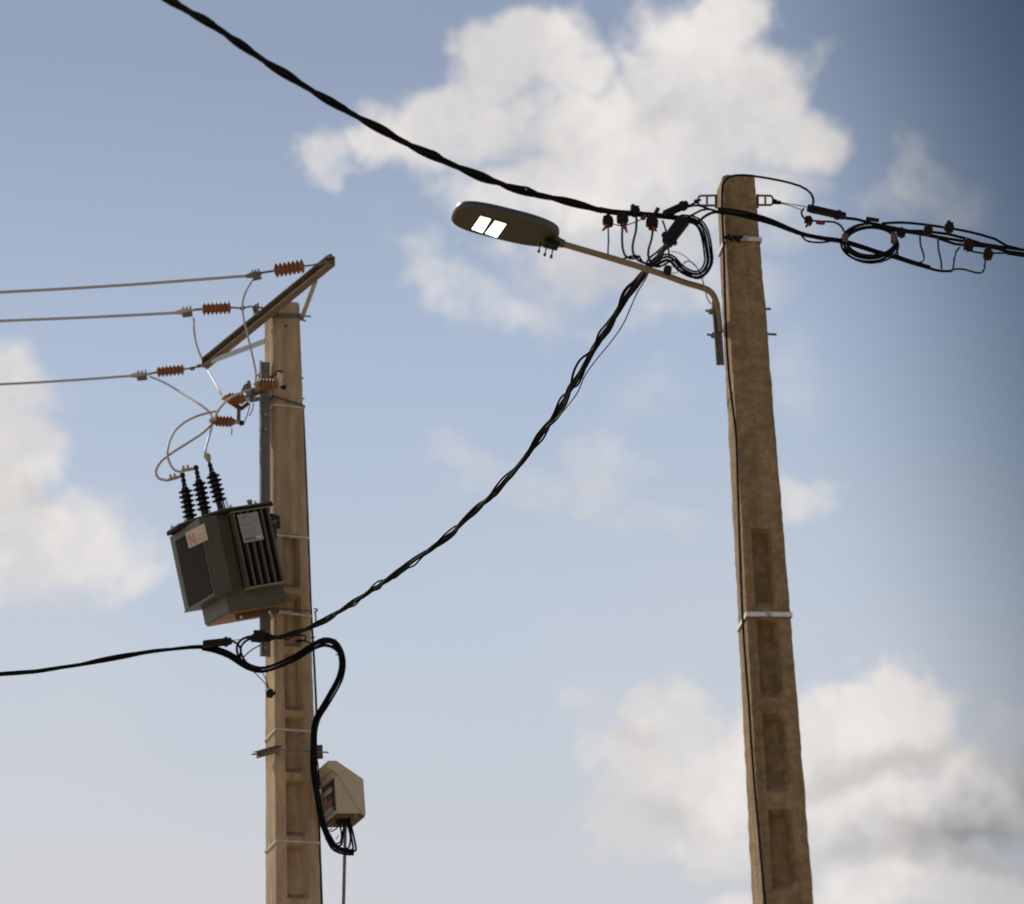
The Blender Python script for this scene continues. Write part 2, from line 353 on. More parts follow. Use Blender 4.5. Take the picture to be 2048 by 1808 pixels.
# ------------------------------------------------------------------ concrete poles
class Pole:
    def __init__(s, theta, levels):
        c, sn = math.cos(theta), math.sin(theta)
        s.t = Vector((c, sn, 0)); s.d = Vector((-sn, c, 0)); s.lv = []
        for (fx, fy, Y, rx, bx) in levels:
            FL = at(fx, fy, Y)
            def solve(dirv, target):
                lo, hi = 0.0, 0.9
                inc = proj(FL+dirv*.5)[0] > proj(FL)[0]
                for _ in range(40):
                    mid = (lo+hi)/2
                    if (proj(FL+dirv*mid)[0] < target) == inc: lo = mid
                    else: hi = mid
                return lo
            s.lv.append((FL.z, FL, solve(s.t, rx), solve(s.d, bx)))
        print('pole', [(round(l[0], 2), tuple(round(x, 2) for x in l[1]), round(l[2], 3), round(l[3], 3)) for l in s.lv])
    def sec(s, z):
        (z0, F0, w0, d0), (z1, F1, w1, d1) = s.lv[0], s.lv[1]
        k = (z-z0)/(z1-z0)
        return F0+(F1-F0)*k, w0+(w1-w0)*k, max(.1, d0+(d1-d0)*k)
    def z_at(s, py, u=0.5):      # height of the front face's centre line seen at picture row py
        lo, hi = 0.0, 13.0
        for _ in range(50):
            m_ = (lo+hi)/2; F, w, d = s.sec(m_)
            if proj(F+s.t*w*u)[1] > py: lo = m_
            else: hi = m_
        return lo
    def pt(s, z, u, v, out=0.0):   # u along the front (0 left..1 right), v into the depth
        F, w, d = s.sec(z); return F + s.t*(w*u) + s.d*(d*v)
    def shaft(s, ztop, niches, depthf, u0, u1, m, parent, rough, seed, dz=.03, slope=.05, sl=.10):
        zs = set()
        z = 0.0
        while z < ztop: zs.add(round(z, 4)); z += dz
        for (a, b) in niches:
            for q in (a, a+slope, b-.026, b): zs.add(round(q, 4))
        zs.add(round(ztop-.012, 4)); zs.add(round(ztop, 4)); zs = sorted(zs)
        us = [0, .03, .09, .15, u0-.001, u0, u0+.022, u0+sl, u0+sl+.02, (u0+u1)/2, u1-sl-.02, u1-sl, u1, u1+.001, .85, .91, .97, 1.0]
        us = sorted(x for x in us if 0 <= x <= 1)
        vsd = [.08, .2, .35, .5, .65, .8, .92]
        ring_def = [('f', u) for u in us] + [('r', v) for v in vsd] + [('b', u) for u in reversed(us)] + [('l', v) for v in reversed(vsd)]
        n = len(ring_def); V = []
        for z in zs:
            F, w, d = s.sec(z); inset = 0.0
            for (a, b) in niches:
                if a < z < b:
                    inset = min(1.0, (z-a)/slope) if z-a < slope else (min(1.0, (b-z)/.026))
            if z >= ztop-1e-3: sh = .018
            elif z >= ztop-.014: sh = .002
            else: sh = 0
            for kind, q in ring_def:
                ch = .012
                if kind in 'fb':
                    e = min(q, 1-q)*w; cc = max(0, ch-e)*.9
                    dep = cc
                    if u0 < q < u1: dep += inset*depthf*min(1.0, (q-u0)/.022, (u1-q)/sl)
                    u_, v_ = q, dep/d if kind == 'f' else 1-dep/d
                else:
                    u_, v_ = (1.0, q) if kind == 'r' else (0.0, q)
                P = F + s.t*(w*u_) + s.d*(d*v_)
                C = F + s.t*(w*.5) + s.d*(d*.5)
                P = P + (C-P).normalized()*sh
                if z < ztop+1:
                    q3 = P*9+Vector((seed, 0, 0)); q4 = P*38+Vector((0, seed, 0))
                    disp = rough*(noise.noise(q3)*.7+noise.noise(q4)*.6)
                    edge_amt = 2.2 if (kind in 'fb' and min(q, 1-q) < .04) or (kind in 'rl' and min(q, 1-q) < .1) else 1
                    P = P + (C-P).normalized()*disp*edge_amt
                V.append(P)
        m_ = len(zs)
        fs = [(i*n+k, i*n+(k+1) % n, (i+1)*n+(k+1) % n, (i+1)*n+k) for i in range(m_-1) for k in range(n)]
        fs += [tuple(range((m_-1)*n, m_*n))]
        mb = MB(); mb.add(V, fs)
        o = mb.build('shaft', m, parent, smooth=True)
        o.data.materials.append(LEDGE)
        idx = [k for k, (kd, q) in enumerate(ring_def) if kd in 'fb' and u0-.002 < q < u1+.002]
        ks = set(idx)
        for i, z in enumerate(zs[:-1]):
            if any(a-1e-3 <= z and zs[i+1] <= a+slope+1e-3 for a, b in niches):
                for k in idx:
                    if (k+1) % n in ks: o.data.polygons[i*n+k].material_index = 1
        return o
    def ring(s, z, off, h, th, name, m, parent, tilt=0.0, seed=0):
        """a metal band round the shaft"""
        cor = [(0, 0), (1, 0), (1, 1), (0, 1)]; P = []
        F, w, d = s.sec(z); seq = []
        for (u, v) in cor:
            for (du, dv) in (((.004/w)*(1 if u == 0 else -1), 0), (0, (.004/d)*(1 if v == 0 else -1))) if (u, v) in ((1, 0), (0, 1)) else ((0, (.004/d)*(1 if v == 0 else -1)), ((.004/w)*(1 if u == 0 else -1), 0)):
                seq.append((u+du, v+dv))
        cen = F + s.t*w*.5 + s.d*d*.5
        def loop(o_, zz):
            r_ = []
            for i, (u, v) in enumerate(seq):
                P = F + s.t*(w*u) + s.d*(d*v); dirn = (s.t*(u-.5)*w + s.d*(v-.5)*d)
                P = P + s.t*(o_*(1 if u > .5 else -1)) + s.d*(o_*(1 if v > .5 else -1))
                P.z = zz + tilt*(u-.5)*w + .0015*math.sin(i*2.1+seed); r_.append(P)
            return r_
        a, b, c, e = loop(off, z-h/2), loop(off, z+h/2), loop(off+th, z+h/2), loop(off+th, z-h/2)
        n = len(a); V = a+b+c+e
        fs = []
        for r0, r1 in ((0, 1), (1, 2), (2, 3), (3, 0)):
            for i in range(n): j = (i+1) % n; fs.append((r0*n+i, r0*n+j, r1*n+j, r1*n+i))
        return MB().add(V, fs).build(name, m, parent)

RP = Pole(math.radians(9), [(1446, 352, 14.70, 1510.5, 1432), (1527, 1808, 14.66, 1629, 1505)])
ZRT = RP.z_at(347)
rp_thing = thing('concrete_pole', 'rough brown concrete pole on the right, with the lit street lamp bolted to its side', 'utility pole', (RP.sec(0)[0]), 'concrete utility poles')
rows = [(1057, 1217), (1239, 1402), (1426, 1587), (1618, 1783), (1812, 1985), (2020, 2200), (2235, 2420)]
nich = [(RP.z_at(b), RP.z_at(a)) for a, b in rows]
zz = nich[-1][0] - .09
while zz > 1.6: nich.append((zz-.42, zz)); zz -= .51
RP.shaft(ZRT, nich, .055, .20, .70, CONC_R, rp_thing, .0026, 3.0)
for (y, sd_) in ((478, 1), (1229, 2)):
    RP.ring(RP.z_at(y), .0048, .021, .0022, 'band', BANDW, rp_thing, seed=sd_)
# crumpled end of the upper band and buckles
zc = RP.z_at(479); c = RP.pt(zc, .16, -.065)
b_ = MB()
for i in range(7):
    p = RP.pt(zc+.006*math.sin(i*2.3), -.02+.07*i, -.075)
    b_.box(p, RP.t*.009, RP.d*.004, Vector((0, .002*math.sin(i), .009+.003*math.sin(i*1.7))))
b_.build('tape_wrap', PLAST, rp_thing)
for y, u in ((478, .55), (1229, .48)):
    MB().box(RP.pt(RP.z_at(y), u, 0)-RP.d*.013, RP.t*.010, RP.d*.003, Vector((0, 0, .013))).build('buckle', GALV, rp_thing, bevel=.002)

LP = Pole(math.radians(20), [(547, 700, 22.80, 603, 528.5), (553.5, 1800, 22.78, 642.5, 531)])
ZLT = LP.z_at(600)
lp_thing = thing('concrete_pole', 'tall smooth brown concrete pole on the left, behind the transformer and under the crossarm', 'utility pole', (LP.sec(0)[0]), 'concrete utility poles')
rows = [(1068, 1176), (1188, 1294), (1308, 1421), (1434, 1546), (1560, 1673), (1690, 1798), (1816, 1930), (1950, 2070)]
nich = [(LP.z_at(b), LP.z_at(a)) for a, b in rows]
zz = nich[-1][0] - .06
while zz > 2.0: nich.append((zz-.42, zz)); zz -= .48
LP.shaft(ZLT, nich, .072, .24, .73, CONC_L, lp_thing, .0018, 8.0)
for i, y in enumerate((813, 1073, 1228, 1461, 1684)):
    LP.ring(LP.z_at(y), .0045, .017, .0022, 'band', BAND, lp_thing, tilt=(0, 0, -.06, 0, 0)[i], seed=i)
    MB().box(LP.pt(LP.z_at(y), (.5, .4, .45, .5, .68)[i], 0)-LP.d*.010, LP.t*.008, LP.d*.003, Vector((0, 0, .011))).build('buckle', GALV, lp_thing, bevel=.002)
# bolt hole and through bolts
MB().lathe(LP.pt(LP.z_at(652), .46, 0)-LP.d*.002, LP.pt(LP.z_at(652), .46, 0)+LP.d*.01, [(0, .009), (1, .009)], 10).build('bolt_hole', PLAST, lp_thing)
for y, L in ((746, .035), (787, .035), (1022, .02), (1128, .014), (1265, .05)):
    p = LP.pt(LP.z_at(y, 1), 1.0, .35)
    MB().tube([p-LP.t*.03, p+LP.t*L], .006, 8).tube([p+LP.t*.002, p+LP.t*.014], .011, 6).build('bolt', GALVD, lp_thing)

# ---- steel channel on the left face of the left pole
def col_pt(px, py, dY=0): return at(px, py, 22.86+dY)
zt, zb = at(529, 724, 22.86).z, at(529, 1313, 22.86).z
ch = thing('steel_channel', 'upright grey steel channel fixed along the left side of the left pole', 'channel', at(529, 1313, 22.86))
c0, c1 = at(530.5, 1313, 22.80), at(529.5, 724, 22.80)
ax = (c1-c0).normalized(); sx = LP.t; sy = LP.d
m_ = MB()
wv = .075
m_.box((c0+c1)/2, ax*((c1-c0).length/2), sx*(wv/2-.006), sy*.003)
m_.box((c0+c1)/2 - sx*(wv/2-.003) - sy*.012, ax*((c1-c0).length/2), sx*.003, sy*.022)
m_.box((c0+c1)/2 + sx*(wv/2-.003) + sy*.014, ax*((c1-c0).length/2), sx*.003, sy*.016)
m_.build('channel', GALVD, ch)
for y in (830, 860, 1275, 1296):
    p = at(530, y, 22.79); MB().lathe(p, p-sy*.014, [(0, .009), (1, .009)], 6).build('bolt_head', GALV, ch)

# ------------------------------------------------------------------ crossarm, line insulators and conductors
HARM = at(560, 622, 22.72).z
a0, a1 = at_h(664, 521, HARM), at_h(411, 727, HARM)
print('arm', a0, a1, (a1-a0).length)
arm = thing('crossarm', 'rusty brown steel crossarm slanting across the top of the left pole', 'crossarm', (a0+a1)/2)
d = (a1-a0).normalized(); side = Vector((-d.y, d.x, 0))
if side.y > 0: side = -side
up = Vector((0, 0, 1)); L = (a1-a0).length
mid = (a0+a1)/2 - side*.02
m_ = MB(); m_.box(mid, d*(L/2), side*.004, up*.036)
m_.box(mid + side*.030 + up*.032, d*(L/2), side*.026, up*.004)
m_.box(mid + side*.030 - up*.032, d*(L/2), side*.026, up*.004)
m_.build('beam', ARMP, arm)
# end stiffener
MB().box(a0 + side*.015 + d*.03, d*.004, side*.024, up*.028).build('end_plate', RUST, arm)
MB().box(a1 + side*.015 - d*.02, d*.004, side*.024, up*.028).build('end_plate', RUST, arm)
def flat(p, q, w, t_, name, m, parent, side_=None): return MB().bar(p, q, t_, w, side_).build(name, m, parent)
flat(at(631, 562, 22.25), at(602, 640, 22.75), .032, .008, 'brace', GALV, arm, LP.t)
flat(at(424, 722, 23.45), at(530, 682, 22.85), .038, .008, 'brace', GALV, arm, Vector((0, 0, 1)))
flat(at(545, 631, 22.75), at(607, 632, 22.70), .04, .006, 'clamp_plate', GALVD, arm, Vector((0, 0, 1)))
for (x, y, x2, y2) in ((598, 631, 622, 633), (600, 639, 612, 642), (516, 606, 516, 630)):
    MB().tube([at(x, y, 22.7), at(x2, y2, 22.7)], .0065, 8).build('bolt', GALVD, arm)
MB().bar(at(509, 618, 22.9), at(521, 640, 22.9), .03, .10, Vector((0, 1, 0))).build('mounting_lug', RUST, arm)

def insulator(label, pL, pR, YL, YR, w, sheds=7):
    p, q = at(*pL, YL), at(*pR, YR)
    t = thing('line_insulator', label, 'insulator', p, 'brown line insulators on the crossarm')
    r = rp(w, (YL+YR)/2); prof = [(0, r*.35), (.02, r*.6)]
    for i in range(sheds):
        c = (i+.5)/sheds; h = .5/sheds
        prof += [(c-h*.75, r*.62), (c-h*.25, r*.93), (c, r), (c+h*.3, r*.93), (c+h*.7, r*.62)]
    prof += [(.98, r*.6), (1, r*.35)]
    MB().lathe(p, q, prof, 22).build('shed_body', PORC, t, smooth=True)
    return t
def fit_rod(t, pts, Y, w, m=GALVD):
    MB().tube(path(pts, Y), rp(w, Y), 8).build('rod', m, t)
i1 = insulator('brown ribbed insulator nearest the upper right end of the crossarm', (549, 541.5), (608, 532), 21.95, 21.9, 29)
fit_rod(i1, [(606, 532.5), (628, 530), (650, 523), (664, 524)], 21.85, 4)
fit_rod(i1, [(552, 541), (527, 545), (515, 548)], 21.95, 5)
i2 = insulator('brown ribbed insulator in the middle, left of the top of the concrete pole', (404, 618), (461.5, 615), 22.75, 22.75, 27)
fit_rod(i2, [(460, 615), (484, 616.5), (500, 613), (530, 616)], 22.75, 4)
fit_rod(i2, [(406, 618), (385, 620)], 22.75, 5)
i3 = insulator('brown ribbed insulator at the lower left end of the crossarm', (313.5, 744), (368, 738.5), 23.6, 23.6, 24)
fit_rod(i3, [(366, 738.5), (382, 736.5), (403, 731), (412, 729)], 23.6, 4)
fit_rod(i3, [(316, 744), (296, 748)], 23.6, 4.5)
for t, x, y, Y in ((i1, 660, 512, 21.8), (i1, 641, 527, 21.85), (i2, 485, 616.5, 22.75), (i2, 512, 612, 22.75), (i3, 385, 737, 23.6), (i3, 398, 732, 23.6)):
    c = at(x, y, Y); k = random.uniform(.012, .017)
    MB().box(c, Vector((k, .004, .003)), Vector((-.004, .012, 0)), Vector((-.002, 0, k*.8))).build('shackle', GALVD, t, bevel=.003)
def tension_clamp(label, x0, y0, x1, y1, Y, m):
    p, q = at(x0, y0, Y), at(x1, y1, Y); dd = (q-p).normalized(); L = (q-p).length
    t = thing('strain_clamp', label, 'clamp', p, 'strain clamps at the ends of the bare conductors')
    nz = dd.cross(Vector((0, 1, 0))).normalized()*-1
    if nz.z < 0: nz = -nz
    MB().lathe(p, p+dd*L*.8, [(0, .008), (.15, .016), (.5, .022), (.85, .02), (1, .01)], 12).build('clamp_body', m, t, smooth=True)
    mb = MB()
    for k in (.45, .62, .8): mb.tube([p+dd*L*k-nz*.045, p+dd*L*k+nz*.035], .006, 6)
    mb.build('u_bolt', GALVD, t)
    MB().box(p+dd*L*.62-nz*.03, dd*L*.24, Vector((0, .015, 0)), nz*.012).build('keeper', GALVD, t, bevel=.003)
    MB().lathe(p+dd*L*.75, q, [(0, .007), (.5, .012), (1, .007)], 8).build('eye', m, t, smooth=True)
    return t
tension_clamp('dull strain clamp on the uppermost bare conductor', 490, 553, 526, 545, 21.95, GALVD)
tension_clamp('bright strain clamp on the middle bare conductor', 348, 625.5, 390, 620, 22.75, ALUB)
tension_clamp('pale strain clamp on the lowest bare conductor', 258, 751.5, 300, 748, 23.6, ALUB)
def far(px, py, Y): return (px, py, Y)
for lab, pts, w in (('uppermost bare grey conductor running out of the picture to the left', [(-4500, 615, 16.3), (-900, 610, 20.8), (-300, 599, 21.5), (0, 584.5, 21.75), (250, 570, 21.87), (496, 551.5, 21.95)], 6.2),
                    ('middle bare grey conductor running out of the picture to the left', [(-4500, 673, 17.1), (-900, 668, 21.6), (-300, 655, 22.3), (0, 642, 22.55), (200, 633.5, 22.67), (355, 625.5, 22.75)], 6),
                    ('lowest bare grey conductor running out of the picture to the left', [(-4500, 791, 17.9), (-900, 786, 22.4), (-300, 779, 23.1), (0, 768.5, 23.4), (150, 760, 23.5), (265, 751.5, 23.6)], 5.4)):
    o = cable('bare_conductor', pts, 22, None, w, ALU, step=.1); tag(o, lab, 'power line', 'bare conductors on the left')

# ------------------------------------------------------------------ surge arresters below the crossarm
def arrester(label, pL, pR, Y, w, capc):
    p, q = at(*pL, Y), at(*pR, Y-.03)
    t = thing('surge_arrester', label, 'arrester', p, 'brown arresters beside the left pole')
    r = rp(w, Y); prof = [(0, r*.4), (.03, r*.65)]
    for i in range(5):
        c = .08+(i+.5)/5*.74; h = .074
        prof += [(c-h*.75, r*.68), (c-h*.2, r*.97), (c+.02, r), (c+h*.8, r*.68)]
    prof += [(.88, r*.62), (.96, r*.42), (1, r*.3)]
    MB().lathe(p, q, prof, 20).build('shed_body', PORC, t, smooth=True)
    dd = (q-p).normalized()
    MB().lathe(p-dd*.03, p+dd*.006, [(0, .012), (.4, .02), (1, .02)], 12).build('end_fitting', BRASS, t, smooth=True)
    MB().lathe(q-dd*.004, q+dd*.035, [(0, .016), (.6, .016), (1, .01)], 12).build('end_fitting', GALV, t, smooth=True)
    c = at(*capc, Y-.03)
    MB().lathe(c-dd*.018, c+dd*.02, [(0, .012), (.3, .02), (.8, .018), (1, .008)], 12).build('black_cap', PLAST, t, smooth=True)
    return t
ar1 = arrester('brown arrester highest of the three, in front of the concrete pole', (516, 768), (559, 769.5), 22.45, 24, (567, 774))
ar2 = arrester('brown arrester in the middle of the three, left of the steel channel', (452, 796), (494, 798), 22.75, 24, (503, 799))
ar3 = arrester('brown arrester lowest of the three, hanging over the transformer bushings', (427, 841.5), (472, 844), 23.0, 23, (483, 846))
MB().bar(at(558, 742, 22.42), at(536, 759, 22.5), .02, .012).bar(at(556, 742, 22.42), at(566, 743, 22.4), .02, .012).build('bracket', RUST, ar1)
MB().lathe(at(560, 744, 22.42), at(560, 768, 22.42), [(0, .008), (.1, .018), (.45, .02), (.6, .012), (1, .014)], 12).build('pale_spacer', BAND, ar1, smooth=True)
MB().bar(at(478, 812, 22.95), at(477, 842, 22.98), .026, .014, Vector((0, 1, 0))).build('bracket', GALVD, ar3)
MB().bar(at(463, 805, 22.8), at(482, 818, 22.9), .03, .02).bar(at(482, 818, 22.9), at(497, 806, 22.85), .02, .02).build('bracket', RUST, ar2)
br = thing('mounting_bar', 'rusty bar with bolts carrying the arresters out from the channel', 'bracket', at(520, 785, 22.75))
MB().bar(at(538, 770, 22.6), at(498, 790, 22.85), .05, .04).build('bar', RUST, br)
MB().bar(at(488, 776, 22.8), at(506, 786, 22.75), .03, .05).build('lug', GALVD, br)
MB().tube([at(497, 762, 22.75), at(503, 790, 22.75)], .012, 8).tube([at(492, 768, 22.75), at(494, 776, 22.75)], .01, 6).build('bolt', GALVD, br)
MB().tube([at(511, 750, 22.6), at(523, 752, 22.6)], .007, 6).tube([at(521, 745, 22.6), at(519, 762, 22.6)], .014, 6).build('bolt', BRASS, br)
MB().bar(at(500, 801, 22.7), at(520, 797, 22.7), .03, .022).build('arm', GALVD, br)
for i, (pts, lab) in enumerate((([(500, 808), (496, 825), (488, 846)], 'thin grey wire hanging between two arresters'), ([(507, 806), (505, 820), (498, 832)], 'short thin grey wire end under the middle arrester'), ([(464, 856), (463, 870)], 'tiny grey wire end below the lowest arrester'))):
    o = cable('thin_wire', pts, 22.8, None, 2.2, GREYW); tag(o, lab, 'wire')

jump = [
 ('grey jumper curving from the uppermost conductor past the crossarm to the highest arrester', [(505, 560, 21.95), (491, 585, 22.0), (485, 612, 22.1), (489, 645, 22.2), (500, 690, 22.3), (509, 730, 22.4), (512, 750, 22.42), (511, 770, 22.45)], 4.2, ALU),
 ('grey jumper curving from the middle conductor behind the crossarm to the middle arrester', [(387, 636, 22.75), (389, 668, 22.78), (395, 695, 23.7), (408, 727, 23.7), (422, 752, 23.3), (435, 775, 22.9), (446, 797, 22.76)], 4.2, ALU),
 ('pale jumper from the lowest conductor down to the lowest arrester', [(300, 753, 23.6), (330, 766, 23.5), (365, 787, 23.3), (400, 809, 23.1), (420, 826, 23.05), (426, 842, 23.0)], 4.6, ALUB),
 ('pale copper coloured wire sweeping from the bar to the lowest arrester', [(506, 777, 22.7), (485, 784, 22.6), (462, 795, 22.6), (444, 811, 22.7), (434, 826, 22.8), (430, 840, 22.95)], 5, ALUB),
 ('pale wire looping down to the middle bushing of the transformer', [(436, 822, 22.9), (415, 826, 22.9), (385, 836, 22.8), (356, 855, 22.7), (341, 878, 22.6), (335, 905, 22.5), (339, 925, 22.5), (349, 940, 22.5), (362, 944, 22.5)], 5, ALUB),
 ('bright pale wire looping widest left down to the first bushing', [(424, 848, 23.0), (405, 866, 22.8), (375, 886, 22.6), (345, 905, 22.55), (322, 923, 22.5), (312, 943, 22.5), (318, 957, 22.5), (338, 961, 22.5)], 5.6, ALUB),
 ('straight pale wire dropping to the third bushing of the transformer', [(425, 848, 23.0), (419, 870, 22.8), (413, 892, 22.6), (409, 914, 22.5)], 4.6, ALU)]
for lab, pts, w, m in jump:
    o = cable('jumper_wire', pts, 22, None, w, m); tag(o, lab, 'wire', 'jumper wires at the left pole')

# ------------------------------------------------------------------ transformer
tr = thing('transformer', 'dark green pole transformer hanging tilted on the left pole, with three black bushings', 'transformer', at(450, 1230, 22.5))
v = (at(440, 1191, 22.3)-CAM); v.normalize()
# frame of the tilted tank: screen-up leans left by 12.4 degrees, top tipped towards the viewer
e1 = math.radians(8); 
s_up = (UP*math.cos(math.radians(12.6)) - RT*math.sin(math.radians(12.6))).normalized()
s_rt = (RT*math.cos(math.radians(12.6)) + UP*math.sin(math.radians(12.6))).normalized()
v_ = s_up.cross(s_rt)
if v_.dot(FW) < 0: v_ = -v_
TZ = (s_up*math.cos(e1) + v_*math.sin(e1)).normalized()
back = (v_*math.cos(e1) + s_up*math.sin(e1)).normalized()
back = (v_ - TZ*v_.dot(TZ)).normalized()
al = math.radians(25)
TX = (s_rt*math.cos(al) + back*math.sin(al)).normalized()
TY = (back*math.cos(al) - s_rt*math.sin(al)).normalized()
TO = at(428, 1189, 22.2)
def T(x, y, z): return TO + TX*x + TY*y + TZ*z
def tbox(x0, x1, y0, y1, z0, z1):
    return MB().box(T((x0+x1)/2, (y0+y1)/2, (z0+z1)/2), TX*((x1-x0)/2), TY*((y1-y0)/2), TZ*((z1-z0)/2))
H = .53
tbox(.09, .515, .03, .56, -.13, H+.01).build('tank', TANK, tr, bevel=.006)
# left radiator: side plate with raised rim, fins behind it
mbp = MB()
for k in range(7):
    y = .03+.62*k/6
    mbp.box(T(.055, y, H/2), TX*.045, TY*.006, TZ*(H/2-.004))
mbp.build('cooling_fin_pack', TANK, tr)
lp_ = tbox(.004, .012, 0, .66, 0, H).build('radiator_plate', TANK, tr, bevel=.002)
tbox(0, .005, .02, .56, .012, H-.05).build('radiator_panel', TANKD, tr, bevel=.002)
tbox(.012, .135, -.006, .004, 0, H).build('radiator_edge', TANK, tr, bevel=.002)
tbox(-.002, .14, -.008, .665, -.008, 0).build('radiator_flange', TANK, tr)
# right radiator: six fins end-on
for k in range(6):
    x = .232+.05*k
    tbox(x-.008, x+.008, -.07, .03, .006, H-.01).build('cooling_fin', TANK, tr, bevel=.003)
tbox(.215, .500, -.080, .03, H-.010, H-.005).build('fin_cap', CAPM, tr)
tbox(.215, .500, -.080, .03, -.004, .001).build('fin_cap', CAPM, tr)
tbox(.224, .49, .0, .03, 0, H-.012).build('fin_root', TANKD, tr)
# base with rusty underside
tbox(.10, .505, .04, .55, -.145, -.131).build('tank_bottom', TANKR, tr)
ft = tbox(.16, .46, .10, .118, -.185, -.146).build('foot_rail', RUST, tr)
for x in (.19, .40):
    p = T(x, .098, -.172); sub(MB().lathe(p-TY*.001, p-TY*.004, [(0, .012), (1, .012)], 10), 'rail_hole', PLATEW, ft)
# lid: flat plate with down-turned edge, its front corner cut
poly = [(-.03, .60), (-.03, .33), (.165, -.035), (.535, -.035), (.535, .60)]
MB().prism([T(x, y, H+.022) for x, y in poly], TZ*.012).build('lid', TANK, tr, bevel=.002)
rim = MB()
for i in range(len(poly)):
    (x0, y0), (x1, y1) = poly[i], poly[(i+1) % len(poly)]
    p, q = T(x0, y0, H+.012), T(x1, y1, H+.012)
    rim.bar(p, q, .006, .02, TZ)
rim.build('lid_rim', TANKD, tr)
for (x, y) in ((.02, .32), (.12, .08), (.24, -.02), (.42, -.02), (-.02, .5)):
    MB().lathe(T(x, y, H+.034), T(x, y, H+.056), [(0, .011), (.5, .011), (.51, .006), (1, .006)], 6).build('lid_bolt', GALV, tr)
for x0 in (.22, .25):
    MB().tube([T(x0, .06, H+.034), T(x0-.004, .06, H+.10)], .005, 6).build('lifting_eye', GALV, tr)
MB().lathe(T(.40, .03, H+.034), T(.40, .03, H+.075), [(0, .012), (.5, .016), (.6, .02), (1, .018)], 10).build('filler_cap', BRASS, tr, smooth=True)
# bushings, black ribbed, terminals on top
def bushing(bx, by, txp, typ, Y, horiz):
    p, q = at(bx, by, Y), at(txp, typ, Y-.03); r = .0335
    prof = [(-.34, .030), (0, .028)]
    for i in range(6):
        c = .07+(i+.5)/6*.90; k = 1.0 if i % 2 == 0 else .93
        prof += [(c-.07, .028), (c-.035, .050*k), (c-.018, .053*k), (c+.005, .029)]
    prof += [(.99, .024), (1.0, .011)]
    b = MB().lathe(p, q, prof, 20).build('bushing', BUSH, tr, smooth=True)
    dd = (q-p).normalized()
    sub(MB().lathe(q-dd*.004, q+dd*.085, [(0, .016), (.25, .018), (.5, .012), (.55, .018), (.75, .016), (.8, .009), (1, .009)], 12), 'stud', PLAST, b, smooth=True)
    sub(MB().lathe(q+Vector((.006, -.014, 0)), q+Vector((.006, -.014, .006)), [(0, .011), (1, .008)], 8), 'gasket', BAND, b)
    e = q+dd*.085
    mb = MB()
    if horiz:
        f = horiz; g_ = at(f[0], f[1], Y-.03)
        mb.tube([e, g_], .012, 8)
        u = (g_-e).normalized(); w_ = u.cross(Vector((0, 1, 0))).normalized()
        if w_.z < 0: w_ = -w_
        for k in (.55, .85): mb.tube([e+(g_-e)*k-w_*.012, e+(g_-e)*k+w_*.032], .009, 6)
        sub(MB().lathe(e-dd*.014, e+dd*.02, [(0, .013), (.4, .02), (1, .014)], 10), 'nut', PLAST, b, smooth=True)
    else:
        mb.lathe(e-dd*.004, e+dd*.055, [(0, .012), (.3, .02), (.7, .022), (1, .012)], 10)
        mb.tube([e+dd*.03-RT*.02, e+dd*.03+RT*.02], .008, 6)
    sub(mb, 'terminal', BRASS, b, smooth=True)
bushing(381, 1040, 369.5, 975, 22.35, (338, 959))
bushing(410, 1025, 397, 960, 22.30, (363, 941))
bushing(441, 1008, 424, 945, 22.25, None)
# sticker on the left plate: beige, red letter and lines of small print
def quad_on(name, m, px4, P, nrm, parent, lift, th=.0015):
    pts = [at_plane(x, y, P+nrm*lift, nrm) for x, y in px4]
    return MB().prism(pts, -nrm*th).build(name, m, None if parent is None else parent)
nL = -TX; Pl = T(0, 0, 0)
def subq(name, m, px4, P, nrm, parent, lift, th=.0006):
    pts = [at_plane(x, y, P+nrm*lift, nrm) for x, y in px4]
    return sub(MB().prism(pts, -nrm*th), name, m, parent)
st = quad_on('sticker', STICK, [(370, 1066), (408, 1047), (416, 1079), (378, 1097)], Pl, nL, tr, .003)
def sq(u, v):    # coordinates on the sticker, 0..1 right and down
    a = Vector((370, 1066)); b = Vector((408, 1047)); c = Vector((416, 1079)); d_ = Vector((378, 1097))
    t_ = a.lerp(b, u); l_ = d_.lerp(c, u); r = t_.lerp(l_, v); return (r.x, r.y)
def sbar(u0, v0, u1, v1, w, m):
    du, dv = u1-u0, v1-v0; n_ = math.hypot(du, dv); ox, oy = -dv/n_*w, du/n_*w
    subq('print', m, [sq(u0+ox, v0+oy), sq(u1+ox, v1+oy), sq(u1-ox, v1-oy), sq(u0-ox, v0-oy)], Pl, nL, st, .0042)
sbar(.13, .22, .13, .88, .045, STICKR); sbar(.13, .25, .36, .86, .05, STICKR); sbar(.37, .22, .37, .88, .045, STICKR)
for k, (a_, b_x) in enumerate(((.50, .96), (.48, .93), (.50, .90), (.48, .84))): sbar(a_, .50+.11*k, b_x, .50+.11*k, .014, STICKT if k else STICKR)
